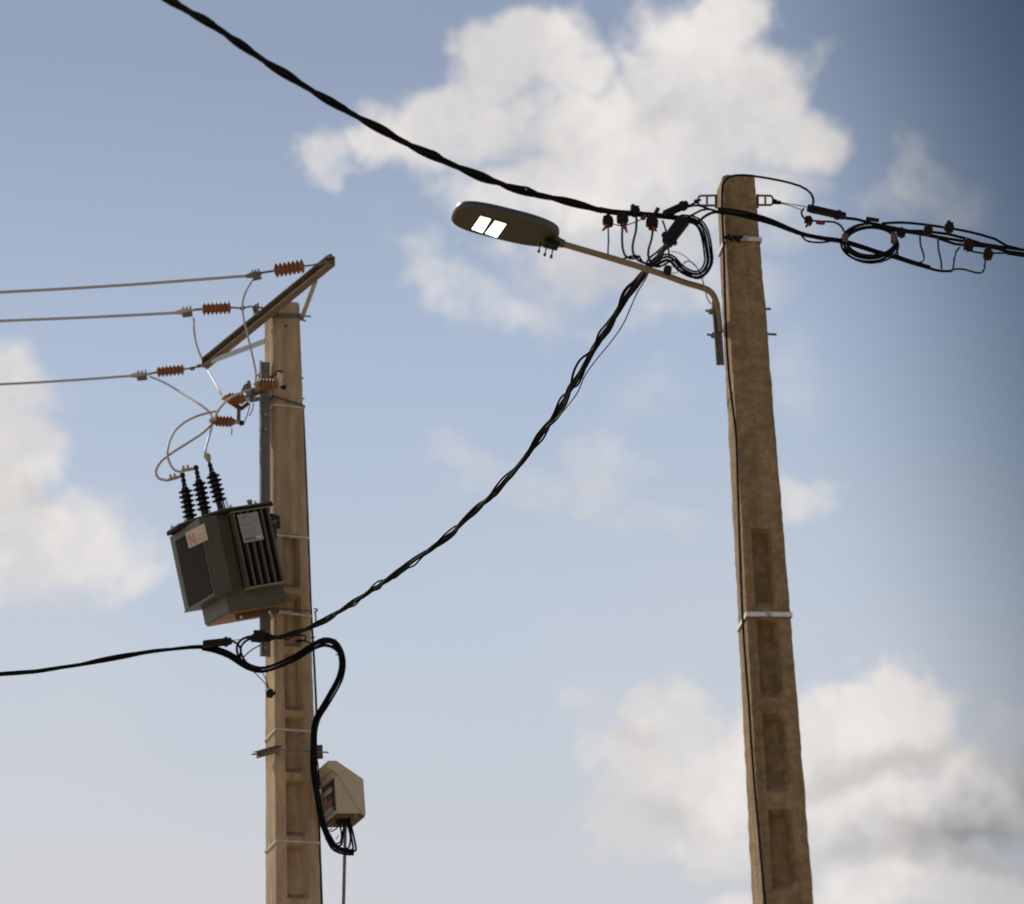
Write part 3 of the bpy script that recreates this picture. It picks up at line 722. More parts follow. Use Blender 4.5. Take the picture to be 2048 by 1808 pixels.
# nameplate on the front fins
nF = -TY; Pf = T(0, -.078, 0)
npq = [(474, 1030), (515, 1023), (528, 1079), (488, 1086)]
npl = quad_on('nameplate', PLATE, npq, Pf, nF, tr, .002)
def nq(u, v):
    a, b, c, d_ = (Vector(q) for q in npq); r = a.lerp(b, u).lerp(d_.lerp(c, u), v); return (r.x, r.y)
def nbar(u0, v0, u1, v1, w, m):
    subq('print', m, [nq(u0, v0-w), nq(u1, v1-w), nq(u1, v1+w), nq(u0, v0+w)], Pf, nF, npl, .0032)
nbar(.07, .09, .22, .09, .035, STICKR); nbar(.24, .11, .42, .11, .02, PLATET)
for k in range(5): nbar(.12, .28+.11*k, (.85, .60, .8, .55, .7)[k], .28+.11*k, .008, PLATET if k % 2 else STICKT)
nbar(.10, .88, .60, .88, .035, PLATET); nbar(.64, .88, .92, .88, .035, PLATEW)
# bracket to the pole
MB().bar(at(540, 1040, 22.45), at(556, 1044, 22.62), .03, .09, Vector((0, 0, 1))).build('hanger_plate', TANKD, tr)
MB().bar(at(549, 1048, 22.5), at(549, 1078, 22.5), .03, .03, Vector((0, 1, 0))).build('hanger_hook', RUST, tr)
MB().bar(at(545, 1045, 22.45), at(553, 1041, 22.45), .02, .01).build('hanger_bolt', BRASS, tr)
MB().bar(at(518, 1215, 22.6), at(556, 1219, 22.66), .04, .05).build('lower_bracket', TANKD, tr)

# ------------------------------------------------------------------ angle bracket on the left pole
ab = thing('angle_bracket', 'rusty angle iron clamped across the left pole by a long threaded rod', 'bracket', at(530, 1500, 22.6))
p, q = at(514, 1505, 22.98), at(558, 1492, 22.66)
MB().bar(p, q, .05, .006).bar(p-Vector((0, 0, .022))-LP.t*.0, q-Vector((0, 0, .022)), .006, .04).build('angle_iron', RUST, ab)
MB().tube([at(503, 1508.5, 22.93), at(519, 1508.5, 22.93)], .006, 8).build('threaded_rod', GALVD, ab)
MB().tube([at(556, 1499, 22.62), at(657, 1505, 22.70)], .0055, 8).build('threaded_rod', GALVD, ab)
MB().bar(at(636, 1492, 22.8), at(637, 1516, 22.8), .06, .05, Vector((0, 1, 0))).build('back_plate', RUST, ab)
MB().tube([at(603, 1486, 22.6), at(618, 1487, 22.6)], .005, 6).build('bolt', GALVD, ab)

# wire turns round the left pole
def wrap(name, label, y, off, r, m, cat, sag=0):
    z = LP.z_at(y); F, w, d_ = LP.sec(z); pts = []
    for (u, v) in ((-.02, .95), (-.03, .5), (-.03, .05), (.03, -.03), (.5, -.03), (.95, -.03), (1.03, .06), (1.03, .6)):
        P = F + LP.t*w*u + LP.d*d_*v; P = P + (P-(F+LP.t*w*.5+LP.d*d_*.5)).normalized()*off
        P.z += sag*u; pts.append(P)
    o = MB().tube(spline(pts, .02), r, 8).build(name, m, smooth=True); tag(o, label, cat); return o
wrap('earth_wire_loop', 'dark wire wrapped round the left pole just above the highest white band', 797, .006, .006, RUST, 'wire', -.05)
wrap('tie_wire', 'thin dark tie wire round the left pole level with the transformer base', 1220, .004, .0028, PLAST, 'wire', .0)
o = cable('tie_wire', [(628, 1218), (635, 1219), (632, 1224), (630, 1222), (631, 1230), (632, 1245)], 22.75, None, 3, PLAST); tag(o, 'small curled wire end sticking out right of the left pole', 'wire')
o = cable('earth_wire', [(606, 815), (610, 900), (614, 1000), (618, 1110), (622, 1220), (627, 1300), (631, 1380), (633, 1430)], 22.95, None, 4.5, DGREEN, step=.1); tag(o, 'thin dark green wire running down the right edge of the left pole', 'wire', 'earth wires on the poles')
o = cable('earth_wire', [(636.5, 1610), (639, 1700), (643, 1808), (650.5, 2100), (658, 2400)], 22.95, None, 6, DGREEN, step=.1); tag(o, 'dark cable hugging the right edge of the left pole at the bottom of the picture', 'cable', 'earth wires on the poles')

# ------------------------------------------------------------------ low voltage cables at the left pole
def ribbon(name, label, px, Y, k, w, spread, m, seed, Y1=None, cat='cable', group=None, taper=0.0):
    """a flat bunch of separate insulated cables lying beside each other"""
    t = thing(name, label, cat, at(px[0][0], px[0][1], px[0][2] if len(px[0]) > 2 else Y), group)
    c = spline(path(px, Y, Y1), .025); r = rp(w, Y)
    for j in range(k):
        line = []; Ls = 0
        for i, p in enumerate(c):
            if i: Ls += (p-c[i-1]).length
            t_ = (c[min(i+1, len(c)-1)]-c[max(i-1, 0)]).normalized()
            a = t_.cross(Vector((0, 1, 0)))
            a = a.normalized() if a.length > .05 else Vector((0, 0, 1))
            b = a.cross(t_)
            o1 = ((j-(k-1)/2)/max(1, (k-1)/2))*spread*r + r*1.1*noise.noise(Vector((Ls*3.0, j*7.3, seed)))
            o2 = r*1.4*noise.noise(Vector((Ls*2.5, j*3.3, seed+9)))+r*.8*((j % 2)-.5)
            tf = 1-taper*(i/len(c))**2
            line.append(p + a*o1*tf + b*o2*tf)
        n_ = len(line); n_ = int(n_*(1-.07*j*taper))
        MB().tube(line[:n_], [r*(1-.25*taper*i/n_) for i in range(n_)], 8).build('strand', m, t, smooth=True)
    return t
pts = path([(-3600, 1470, 17.5), (-700, 1392, 20.9), (-300, 1375, 21.4), (0, 1349, 21.75), (100, 1338, 21.9), (200, 1322, 22.1), (300, 1304, 22.3), (370, 1296, 22.42), (412, 1294, 22.5)], 20.6)
bundle_thing('twisted_cable', 'thin black twisted cable coming from the left edge to the left pole', 'cable', pts, 3, 5.0, .75, 1.5, BLACK, 4, .5)
ribbon('cable_loop', 'thick black cable bunch sagging across the left pole and looping down its right side', [(405, 1294, 22.5), (430, 1299, 22.5), (460, 1311, 22.45), (487, 1328, 22.42), (508, 1337, 22.40), (530, 1338, 22.38), (563, 1327, 22.38), (596, 1311, 22.4), (622, 1294, 22.45), (648, 1281, 22.5), (668, 1285, 22.6), (681, 1305, 22.65), (685, 1331, 22.7), (679, 1358, 22.7), (664, 1386, 22.72), (648, 1413, 22.72), (635, 1435, 22.7), (628, 1462, 22.68), (627, 1500, 22.66), (628, 1540, 22.66), (634, 1583, 22.66), (640, 1622, 22.66), (650, 1658, 22.66), (663, 1684, 22.7), (684, 1697, 22.75), (706, 1702, 22.78)], 22.5, 4, 4.6, 2.3, BLACK, 2, taper=.3)
ribbon('side_cable', 'pair of black cables looping lower beside the thick bunch right of the left pole', [(560, 1333, 22.36), (596, 1318, 22.38), (628, 1298, 22.45), (650, 1291, 22.55), (669, 1297, 22.6), (681, 1312, 22.65), (683, 1335, 22.7)], 22.5, 2, 4.4, 1.2, BLACK, 5)
for lab, px, w in (('inner black cable loop left of the left pole under the clamp', [(520, 1272), (500, 1273), (482, 1280), (474, 1293), (476, 1310), (487, 1325), (503, 1334)], 5),
                   ('outer black cable loop left of the left pole', [(535, 1275), (505, 1277), (489, 1284), (481, 1297), (485, 1313), (495, 1327), (510, 1336)], 4.5),
                   ('third black cable loop beside the end of the steel channel', [(464, 1282), (475, 1288), (482, 1300), (480, 1314), (490, 1331), (505, 1338)], 4.5)):
    o = cable('loop_cable', px, 22.45, None, w, BLACK); tag(o, lab, 'cable', 'small cable loops at the left pole')
o = cable('thin_wire', [(420, 1298), (445, 1305), (465, 1315), (480, 1322)], 22.48, None, 2, BLACK); tag(o, 'thin black wire just below the cable coming from the left', 'wire')
o = cable('thin_wire', [(458, 1281), (482, 1279), (505, 1275)], 22.48, None, 1.6, GREYW); tag(o, 'very thin grey wire between the long clamp and the black junction', 'wire')
o = cable('thin_wire', [(487, 1314), (503, 1300), (521, 1290)], 22.48, None, 2.6, BLACK); tag(o, 'short straight dark wire slanting up to the foot of the channel', 'wire')
o = cable('thin_wire', [(560, 1270), (590, 1271), (609, 1271), (612, 1276), (608, 1281), (590, 1284), (600, 1280), (620, 1285), (634, 1290)], 22.4, None, 3, BLACK); tag(o, 'thin hooked black wire on the front of the left pole', 'wire')
def wedge(name, label, x0, y0, x1, y1, Y0, Y1, w, m, parts=True, group=None):
    p, q = at(x0, y0, Y0), at(x1, y1, Y1); d_ = (q-p); L = d_.length; d_.normalize()
    nz = d_.cross(Vector((0, 1, 0))).normalized(); ny = nz.cross(d_).normalized(); h = rp(w, (Y0+Y1)/2)
    t = thing(name, label, 'clamp', p, group)
    poly = [p+nz*h*.72, p+d_*L*.05+nz*h, q-d_*L*.04+nz*h*.9, q+nz*h*.6, q-nz*h*.6, q-d_*L*.1-nz*h*.95, p+d_*L*.1-nz*h*.95, p-nz*h*.7]
    MB().prism([v_-ny*h*.8 for v_ in poly], ny*h*1.6).build('clamp_body', m, t, bevel=.003)
    MB().bar(p+d_*L*.12+nz*h*.2-ny*h*.85, q-d_*L*.12+nz*h*.2-ny*h*.85, h*.25, h*.5).build('wedge', m, t, bevel=.002)
    MB().box(q-d_*L*.2+nz*h*1.0, d_*.010, ny*h*.5, nz*h*.35).box(q-d_*L*.22-nz*h*1.0, d_*.012, ny*h*.5, nz*h*.4).build('lug', m, t, bevel=.002)
    return t
wedge('dead_end_clamp', 'black wedge clamp where the cable from the left edge reaches the left pole', 406, 1289, 464, 1282, 22.45, 22.45, 14, PLAST, group='black dead end clamps')
jb = thing('cable_junction', 'black lumpy junction clamp on the steel channel under the transformer', 'clamp', at(520, 1275, 22.4))
p0 = at(520, 1270, 22.4)
MB().lathe(at(499, 1276, 22.42), at(545, 1273, 22.4), [(0, .012), (.15, .026), (.35, .036), (.6, .036), (.85, .026), (1, .012)], 12).build('clamp_body', PLAST, jb, smooth=True)
MB().box(at(519, 1266, 22.4), RT*.04, Vector((0, .02, 0)), UP*.016).build('cover', PLAST, jb, bevel=.006)
MB().bar(at(502, 1282, 22.42), at(525, 1283, 22.42), .02, .012).build('hook', PLASTB, jb, bevel=.003)
pg = thing('hanging_plug', 'small round black plug hanging on two thin wires against the left pole', 'plug', at(541, 1386, 22.45))
c = at(541.5, 1386.5, 22.45)
MB().lathe(c-RT*.03, c+RT*.032, [(0, .02), (.15, .031), (.6, .033), (.75, .022), (.8, .012), (1, .012)], 14).build('plug_body', PLAST, pg, smooth=True)
for px in ([(505, 1341), (520, 1356), (532, 1369), (539, 1380)], [(522, 1340), (531, 1357), (535, 1370), (539, 1380)]):
    cable('lead', px, 22.44, None, 1.8, BLACK, pg)

# ------------------------------------------------------------------ service box on the right of the left pole
sb = thing('meter_box', 'cream plastic meter box with sloping hood on a thin post beside the left pole', 'meter box', at(690, 1640, 22.9))
ab_ = math.radians(22)
BX = Vector((math.cos(ab_), math.sin(ab_), 0)); BY = Vector((-math.sin(ab_), math.cos(ab_), 0)); BZ = Vector((0, 0, 1))
nR = -BY      # the wide face looks towards the viewer
Pc = at(673, 1627, 22.75)
def bp(px, py, off=0): return at_plane(px, py, Pc+nR*off, nR)
Lx = .26
hood = [bp(655, 1532, .012), bp(676, 1548, .012), bp(727, 1631, .012), bp(732, 1631, .012), bp(727, 1558, .012), bp(673, 1521, .012), bp(656, 1521, .012)]
outer = MB().prism(hood, BY*(Lx+.024)).build('hood', CREAM, sb, bevel=.004)
body = [bp(669, 1546), bp(678, 1552), bp(724, 1627), bp(674, 1627)]
MB().prism(body, BY*Lx).build('body', CREAM, sb, bevel=.002)
# left (door) side: frame, dark glazing, label inside
F0 = bp(674, 1627); F1 = bp(668.5, 1550)
fz = F1-F0
nD = -BX
def dp(u, v, off=0): return F0 + BY*(Lx*u) + fz*v + nD*off
def dq(name, m, u0, u1, v0, v1, o0, o1, par=sb):
    return MB().prism([dp(u0, v0, o0), dp(u1, v0, o0), dp(u1, v1, o0), dp(u0, v1, o0)], nD*(o1-o0)).build(name, m, par)
dq('door_panel', GLASSD, .06, .97, .08, .97, .002, .004)
dq('door_frame', CREAMD, -.02, 1.0, .90, 1.06, .002, .02); dq('door_frame', CREAMD, -.02, 1.0, -.02, .08, .002, .015); dq('door_frame', CREAMD, .93, 1.0, .08, .9, .002, .015)
dq('shelf_strip', GREYP, .2, .9, .62, .74, .004, .012)
dq('red_label', REDL, .25, .75, .26, .44, .004, .008); dq('grey_label', CREAMD, .7, .93, .2, .58, .004, .007); dq('fuse_base', GREYP, .2, .9, .1, .22, .004, .02)
und = [bp(674, 1629), bp(729, 1629)]
MB().prism([und[0]-BZ*.018, und[1]-BZ*.018, und[1], und[0]], BY*Lx).build('bottom_tray', RUST, sb)
c = bp(711, 1631, .004); MB().lathe(c-BZ*.012, c+BZ*.004, [(0, .008), (.5, .012), (1, .012)], 10).build('green_cap', GREENP, sb)
c = bp(692, 1634)+BY*.08
MB().box(c-BZ*.012, BX*.04, BY*.03, BZ*.016).build('gland_block', PLAST, sb, bevel=.004)
# thin post under the box
post = thing('conduit_post', 'thin grey steel post standing under the cream meter box', 'post', Vector((at(686, 1808, 22.95).x, 22.95, 0)))
pt_, pb_ = at(691, 1640, 22.95), at(687, 1808, 22.95)
dirp = (pb_-pt_).normalized(); kk = (0-pb_.z)/dirp.z
MB().tube([pt_, pb_, pb_+dirp*kk], rp(6.5, 22.95), 10).build('tube', GALVD, post, smooth=True)
for i, (px, w) in enumerate((([(706, 1702), (712, 1700), (708, 1675), (703, 1655), (697, 1636)], 4), ([(700, 1700), (706, 1697), (703, 1675), (700, 1655), (699, 1636)], 4), ([(672, 1692), (682, 1690), (685, 1672), (688, 1655), (688, 1636)], 4.5), ([(668, 1689), (681, 1684), (683, 1668), (681, 1655), (680, 1636)], 3.5),
     ([(660, 1664), (672, 1658), (678, 1648), (679, 1636)], 2.5), ([(690, 1699), (698, 1694), (701, 1675), (697, 1655), (691, 1636)], 4), ([(641, 1648), (646, 1662), (652, 1668)], 3), ([(633, 1515), (636, 1530), (637, 1545), (640, 1570)], 3))):
    o = cable('box_cable', px, 22.8+.02*(i % 3), None, w, BLACK)
    tag(o, ['outermost black cable rising right of the post into the meter box', 'second black cable from the right rising into the meter box', 'black cable rising into the meter box just left of the post', 'leftmost full length black cable under the meter box', 'thin black wire bowing left below the meter box corner', 'black cable crossing behind the post below the meter box', 'short loose black cable bowing out by the left pole below the box', 'thin black wire hanging from the angle bracket beside the meter box'][i], 'cable', 'black cables under the meter box')
tie = [(655, 1672), (664, 1688), (672, 1697), (690, 1703), (708, 1704)]
ribbon('cable_tail', 'tangled black cable ends gathered at the lowest bend under the meter box', tie, 22.74, 3, 5, 1.6, BLACK, 12)
for i, (x, y, x2, y2, Y) in enumerate(((667, 1285, 673, 1279, 22.5), (677, 1310, 671, 1309, 22.6), (497, 1331, 491, 1334, 22.4), (656, 1662, 664, 1657, 22.6), (672, 1678, 677, 1671, 22.6))):
    o = MB().tube([at(x, y, Y), at(x2, y2, Y)], .0035, 6).build('tie_tail', PLAST)
    tag(o, ['tiny cable tie tail on top of the black loop right of the pole', 'tiny cable tie tail on the inner side of the black loop', 'tiny cable tie tail under the sagging cables left of the pole', 'cable tie tail on the cable bend near the meter box', 'cable tie tail at the lowest cable bend'][i], 'cable tie', 'cable ties on the left pole cables')

# ------------------------------------------------------------------ service cable between the two poles
pts = path([(1340, 482), (1322, 504), (1303, 528), (1287, 549), (1259, 585), (1231, 630), (1205, 670), (1184, 703), (1161, 750), (1140, 779), (1126, 802), (1102, 843), (1079, 874), (1044, 924), (1008, 962), (982, 993), (954, 1018), (926, 1044), (906, 1064), (860, 1100), (829, 1121), (799, 1143), (768, 1164), (743, 1180), (707, 1206), (684, 1220), (659, 1235), (625, 1253), (598, 1264), (565, 1274), (530, 1275)], 14.6, 22.4)
bundle_thing('twisted_cable', 'black twisted cable sagging from under the street lamp arm down to the left pole', 'cable', pts, 4, 6.2, .85, 1.15, BLACK, 11, .55, radii=[1, .95, .9, .6])
o = cable('stray_strand', [(1190, 692, 16.2), (1184, 701, 16.3), (1160, 720, 16.4), (1147, 745, 16.5), (1142, 769, 16.6), (1138, 791, 16.75), (1128, 815, 16.9), (1114, 837, 17.05), (1092, 857, 17.2)], 16, None, 5, BLACK); tag(o, 'black strand bulging out left of the sagging cable', 'cable')
o = cable('stray_wire', [(1297, 545, 14.9), (1289, 562, 15), (1275, 584, 15.1), (1260, 618, 15.3), (1244, 652, 15.5), (1220, 686, 15.8), (1192, 720, 16.1), (1170, 751, 16.4), (1156, 783, 16.6), (1136, 811, 16.8), (1112, 839, 17)], 16, None, 2.6, BLACKV); tag(o, 'thin dark wire hanging free to the right of the sagging cable', 'wire')

# ------------------------------------------------------------------ main cable, upper left to the right pole
pts = path([(-500, -560, 9.5), (0, -210, 11.2), (180, -95, 12.0), (345, 3, 12.7), (440, 60, 13.0), (560, 142, 13.35), (700, 225, 13.7), (820, 290, 13.95), (930, 340, 14.15), (1040, 380, 14.35), (1130, 402, 14.5), (1205, 422, 14.58)], 14)
bundle_thing('twisted_cable', 'thick black twisted cable crossing from the top left down to the right pole', 'cable', pts, 4, 7.8, .82, .56, BLACK, 21, .42, radii=[1, 1, .95, .8])
YC = 14.60
ribbon('cable_tail', 'flat black cable bunch between the connectors and the big loop left of the right pole', [(1198, 419), (1225, 424), (1260, 427), (1295, 430), (1330, 433), (1365, 437), (1398, 444)], YC, 4, 5, 1.7, BLACK, 31)
ribbon('cable_loop', 'large black cable loop hanging between the street lamp arm and the right pole', [(1362, 437), (1386, 440), (1402, 452), (1411, 475), (1416, 505), (1417, 525), (1408, 543), (1394, 550), (1376, 546), (1358, 534), (1346, 520), (1334, 515), (1320, 520), (1307, 528)], YC, 5, 4.0, 3.9, BLACK, 33)
ribbon('loop_cable', 'inner black cable curving from the junction under the sloping clamp to the loop', [(1303, 531), (1320, 533), (1338, 523), (1352, 520), (1362, 534), (1376, 548), (1392, 556), (1406, 552), (1417, 536)], YC+.03, 2, 3.6, 1.5, BLACK, 37)
for lab, px, w in (('black strand arching highest from the clamp to the front of the right pole', [(1330, 432), (1358, 422), (1378, 413), (1398, 411), (1418, 418), (1440, 424)], 4.5),
                   ('black strand arching in the middle towards the front of the right pole', [(1370, 437), (1388, 428), (1404, 420), (1422, 419), (1440, 426)], 4.5),
                   ('black strand rising lowest from the loop to the front of the right pole', [(1397, 444), (1408, 434), (1420, 427), (1434, 424), (1450, 428)], 6)):
    o = cable('loop_cable', px, 14.58, None, w, BLACK); tag(o, lab, 'cable', 'black strands passing to the right pole')
wedge('dead_end_clamp', 'black wedge clamp pointing up to the bracket left of the right pole top', 1327, 430, 1376, 407, YC, YC, 15, PLAST, group='black dead end clamps')
wedge('dead_end_clamp', 'long black clamp sloping steeply down left towards the street lamp arm', 1370, 436, 1331, 489, YC-.03, YC, 26, PLAST, group='black dead end clamps')
o = cable('clamp_link', [(1374, 413), (1386, 408), (1396, 402), (1402, 399)], YC, None, 4.5, BLACK); tag(o, 'short black link tying the upper clamp to the left bracket', 'link')
def bracket(label, x0, x1, yt, yb, Y, flip):
    t = thing('eye_bracket', label, 'bracket', at(x0, (yt+yb)/2, Y), 'galvanised eye brackets on the right pole')
    s_ = -1 if flip else 1
    xs = x1 if not flip else x0; xe = x0 if not flip else x1     # xe = far end
    g_ = 1 if xs > xe else -1
    pts_ = [(xs, yt), (xe+g_*6, yt+.5), (xe+g_*3, yt+1.5), (xe+g_*1, yt+4), (xe, yt+8), (xe, yb-6), (xe+g_*1, yb-3), (xe+g_*3, yb-1), (xe+g_*6, yb), (xs, yb)]
    MB().tube(path(pts_, Y), .0056, 8).build('eye_loop', GALVD, t, smooth=True)
    xm = x0+(x1-x0)*.5
    MB().bar(at(xm, yt, Y), at(xm, yb, Y), .010, .009, Vector((0, 1, 0))).build('cross_bar', GALVD, t)
    c = at(xe-s_*-1*-3, (yt+yb)/2+2, Y)
    MB().lathe(c-RT*.012, c+RT*.012, [(0, .008), (.5, .012), (1, .008)], 10).build('eye_bolt', PLAST, t, smooth=True)
    c = at(xs, (yt+yb)/2+2, Y)
    MB().box(c, RT*.006, Vector((0, .014, 0)), UP*.028).build('base_plate', RUST, t, bevel=.002)
bracket('bent steel eye bracket on the left side of the right pole top', 1396, 1432, 391, 411, 14.76, False)
bracket('bent steel eye bracket on the right side of the right pole top', 1515, 1546, 391, 410, 14.80, True)

# insulation piercing connectors
def connector(label, x, y, Y, w, stud=None, red=None, m=PLASTB, group='black cable connectors'):
    c = at(x, y, Y); r = rp(w, Y); t = thing('cable_connector', label, 'connector', c, group)
    rnd = random.Random(int(x*7+y)); a = rnd.uniform(-.35, .35)
    ex = (RT*math.cos(a)+UP*math.sin(a)); ez = (UP*math.cos(a)-RT*math.sin(a)); ey = Vector((0, 1, 0))
    MB().box(c, ex*r, ey*r*.8, ez*r*.55).build('jaw', m, t, bevel=r*.22)
    MB().box(c+ez*r*.75, ex*r*.72, ey*r*.7, ez*r*.3).build('jaw', m, t, bevel=r*.15)
    MB().box(c-ez*r*.75+ex*r*.1, ex*r*.6, ey*r*.6, ez*r*.3).build('cap', m, t, bevel=r*.15)
    if stud: MB().lathe(c+ez*r*.6, at(stud[0], stud[1], Y), [(0, .007), (.5, .007), (.52, .011), (1, .011)], 6).build('shear_bolt', m, t)
    if red: MB().lathe(c-ez*r*.4, at(red[0], red[1], Y-.01), [(0, .010), (.5, .009), (1, .0045)], 10).build('end_cap', REDP, t, smooth=True)
connector('black connector with a red tail, furthest left of the row by the lamp arm', 1216, 443, YC, 22, (1217, 430), (1205, 461))
connector('black connector with a red tail pointing right, second of the row by the lamp arm', 1245, 438, YC-.01, 24, None, (1254, 465))
connector('black connector sitting on top of the cable with its bolt upright', 1270, 423, YC, 20, (1264, 411), None)
connector('black connector with red tail next to the wedge clamp', 1304, 446, YC-.01, 25, (1316, 417), (1313, 462))
connector('small dark connector between two larger ones by the lamp arm', 1286, 435, YC, 10, None, (1292, 430))
connector('small round connector resting on the street lamp arm', 1335, 541, YC, 17, None, None)
for lab, px, w in (('thin grey drop wire furthest left above the lamp arm', [(1216, 452), (1217, 480), (1216, 505), (1219, 518), (1230, 522), (1248, 517), (1262, 512), (1275, 514)], 3.4),
                   ('dark violet drop wire second from left above the lamp arm', [(1245, 450), (1244, 475), (1246, 500), (1253, 514), (1268, 517), (1280, 512)], 5),
                   ('dark violet drop wire third from left above the lamp arm', [(1273, 436), (1272, 460), (1266, 485), (1266, 505), (1276, 520), (1292, 527), (1306, 529)], 5.2),
                   ('dark violet drop wire curving below the red tailed connector', [(1306, 456), (1303, 478), (1297, 498), (1297, 515), (1303, 527)], 5.2),
                   ('dark violet drop wire crossing behind the sloping clamp', [(1325, 441), (1331, 458), (1334, 475), (1337, 498), (1339, 513)], 4)):
    o = cable('drop_wire', px, YC+.01, None, w, BLACKV); tag(o, lab, 'wire', 'drop wires above the lamp arm')
for lab, px, w, m in (('black wire joining the lower ends of the drop wires', [(1248, 517), (1265, 512), (1278, 513), (1285, 524), (1300, 530), (1320, 532)], 4, BLACK),
                      ('thin dark wire linking two connectors in the row', [(1226, 448), (1243, 452), (1260, 448), (1280, 440), (1287, 436)], 2.2, BLACK),
                      ('very thin pale wire sagging right of the sloping clamp', [(1342, 502), (1358, 506), (1372, 514), (1385, 527), (1394, 535)], 1.6, GREYW),
                      ('thin grey wire arching and then dropping along the bend of the lamp arm', [(1364, 531), (1372, 523), (1383, 524), (1396, 538), (1404, 556), (1409, 575), (1414, 595), (1421, 608)], 2.6, GREYW),
                      ('thin grey loop beside the round connector on the lamp arm', [(1344, 546), (1352, 546), (1358, 538), (1352, 532), (1338, 536)], 2, GREYW)):
    o = cable('thin_wire', px, YC, None, w, m); tag(o, lab, 'wire')

# ------------------------------------------------------------------ earth wire up the right pole and over its top
z_list = [(1449, 350), (1445, 372), (1444, 420), (1447, 480), (1449, 560), (1452, 650), (1457, 740), (1465, 810), (1472, 870), (1475, 950), (1478, 1040), (1481, 1130), (1485, 1230), (1490, 1310), (1497, 1397), (1503, 1490), (1509, 1570), (1517, 1660), (1524, 1740), (1531, 1812), (1546, 1960), (1570, 2200)]
pl = RP.sec(0)
wire = []
for (x, y) in [(1622, 414), (1627, 404), (1622, 387), (1600, 372), (1560, 361), (1520, 354), (1485, 350), (1460, 353), (1449, 363)]: wire.append(at(x, y, 14.66))
for (x, y) in z_list[1:]:
    P = at(x, y, 14.675-.050*max(0, y-352)/1456); wire.append(P)
o = MB().tube(spline(wire, .04), rp(5.0, 14.7), 8).build('earth_wire', BLACK, smooth=True)
tag(o, 'black wire running down the left corner of the right pole and arching over its top', 'cable', 'earth wires on the poles')

# ------------------------------------------------------------------ cables to the right of the right pole
ribbon('cable_bunch', 'thick black cable bunch crossing the front of the right pole and sinking to the right', [(1436, 421, 14.6), (1460, 424, 14.58), (1500, 432, 14.58), (1540, 443, 14.6), (1580, 459, 14.65), (1610, 470, 14.7), (1650, 478, 14.75), (1685, 483, 14.8), (1720, 493, 14.82), (1755, 505, 14.85), (1790, 514, 14.88), (1820, 524, 14.9), (1850, 533, 14.9), (1880, 541, 14.92), (1905, 541, 14.92)], 14.6, 3, 6.6, .95, BLACK, 41, taper=.55)
o = cable('thin_wire', [(1600, 466), (1612, 481), (1640, 485), (1670, 481)], 14.7, None, 4, BLACK); tag(o, 'black strand drooping just below the thick bunch right of the pole', 'cable')
for i, (dx, dy, sx_, sy_, w) in enumerate(((0, 0, 52, 35, 5.5), (2, 1, 48, 30, 5), (-1, 3, 56, 38, 5), (3, -3, 50, 32, 5), (4, 9, 54, 35, 4))):
    pts_ = [(1739+dx+sx_*math.cos(a), 482+dy+sy_*math.sin(a), 14.85+.03*math.sin(a+i)) for a in [2*PI*k/16+i*.3 for k in range(17)]]
    if i == 0: coil = thing('cable_coil', 'black cable coil hanging on the cables right of the right pole', 'cable coil', at(1739, 482, 14.85))
    cable('turn', pts_, 14.85, None, w, BLACK, coil)
MB().box(at(1690, 478, 14.80), RT*.014, Vector((0, .02, 0)), UP*.02).build('tape', TAPE, coil, bevel=.004)
MB().box(at(1787, 476, 14.80), RT*.012, Vector((0, .02, 0)), UP*.02).build('tape', TAPE, coil, bevel=.004)
for i, (px, w, lab) in enumerate(((([(1690, 436), (1715, 439), (1745, 447), (1790, 456), (1840, 466), (1900, 478), (1960, 487), (2048, 500), (2300, 530, 15.9), (2600, 565, 16.7), (3200, 626, 18.4), (4000, 690, 21.2), (5000, 755, 25.2), (6000, 820, 30)]), 6.4, 'black strand leaving the brown clamp and running out of the picture to the right'),
     ([(1765, 447), (1800, 445), (1840, 448), (1890, 455), (1940, 464), (1990, 478), (2048, 500), (2300, 532, 15.9), (2600, 568, 16.7), (3200, 629, 18.4), (4000, 693, 21.2), (5000, 757, 25.2), (6000, 822, 30)], 5.6, 'uppermost black strand arching right towards the edge of the picture'),
     ([(1745, 450), (1790, 461), (1840, 462), (1900, 469), (1950, 483), (2000, 499), (2048, 507), (2300, 534, 15.9), (2600, 571, 16.7), (3200, 632, 18.4), (4000, 696, 21.2), (5000, 759, 25.2), (6000, 824, 30)], 6, 'black strand below the uppermost one at the right edge'),
     ([(1780, 459), (1820, 465), (1870, 474), (1910, 488), (1960, 492), (2010, 500), (2048, 511), (2300, 538, 15.9), (2600, 574, 16.7), (3200, 635, 18.4), (4000, 699, 21.2), (5000, 761, 25.2), (6000, 826, 30)], 6, 'black strand third from the top near the right edge'),
     ([(1928, 498), (1950, 504), (1975, 507), (2010, 506), (2048, 513), (2300, 541, 15.9), (2600, 577, 16.7), (3200, 638, 18.4), (4000, 702, 21.2), (5000, 763, 25.2), (6000, 828, 30)], 4, 'thin lowest black strand reaching the right edge'))):
    k_ = [i for i, p in enumerate(px) if len(p) > 2][0]
    px = [(p[0], p[1], 14.85+.5*i/k_) if len(p) == 2 else p for i, p in enumerate(px)]
    o = cable('line_strand', px, 14.85, None, w, BLACK, step=.05); tag(o, lab, 'cable', 'black strands running to the right edge')
cl = wedge('dead_end_clamp', 'brown black wedge clamp tied to the right bracket of the right pole', 1614, 416, 1692, 433, 14.82, 14.82, 15, PLASTB, group='black dead end clamps')
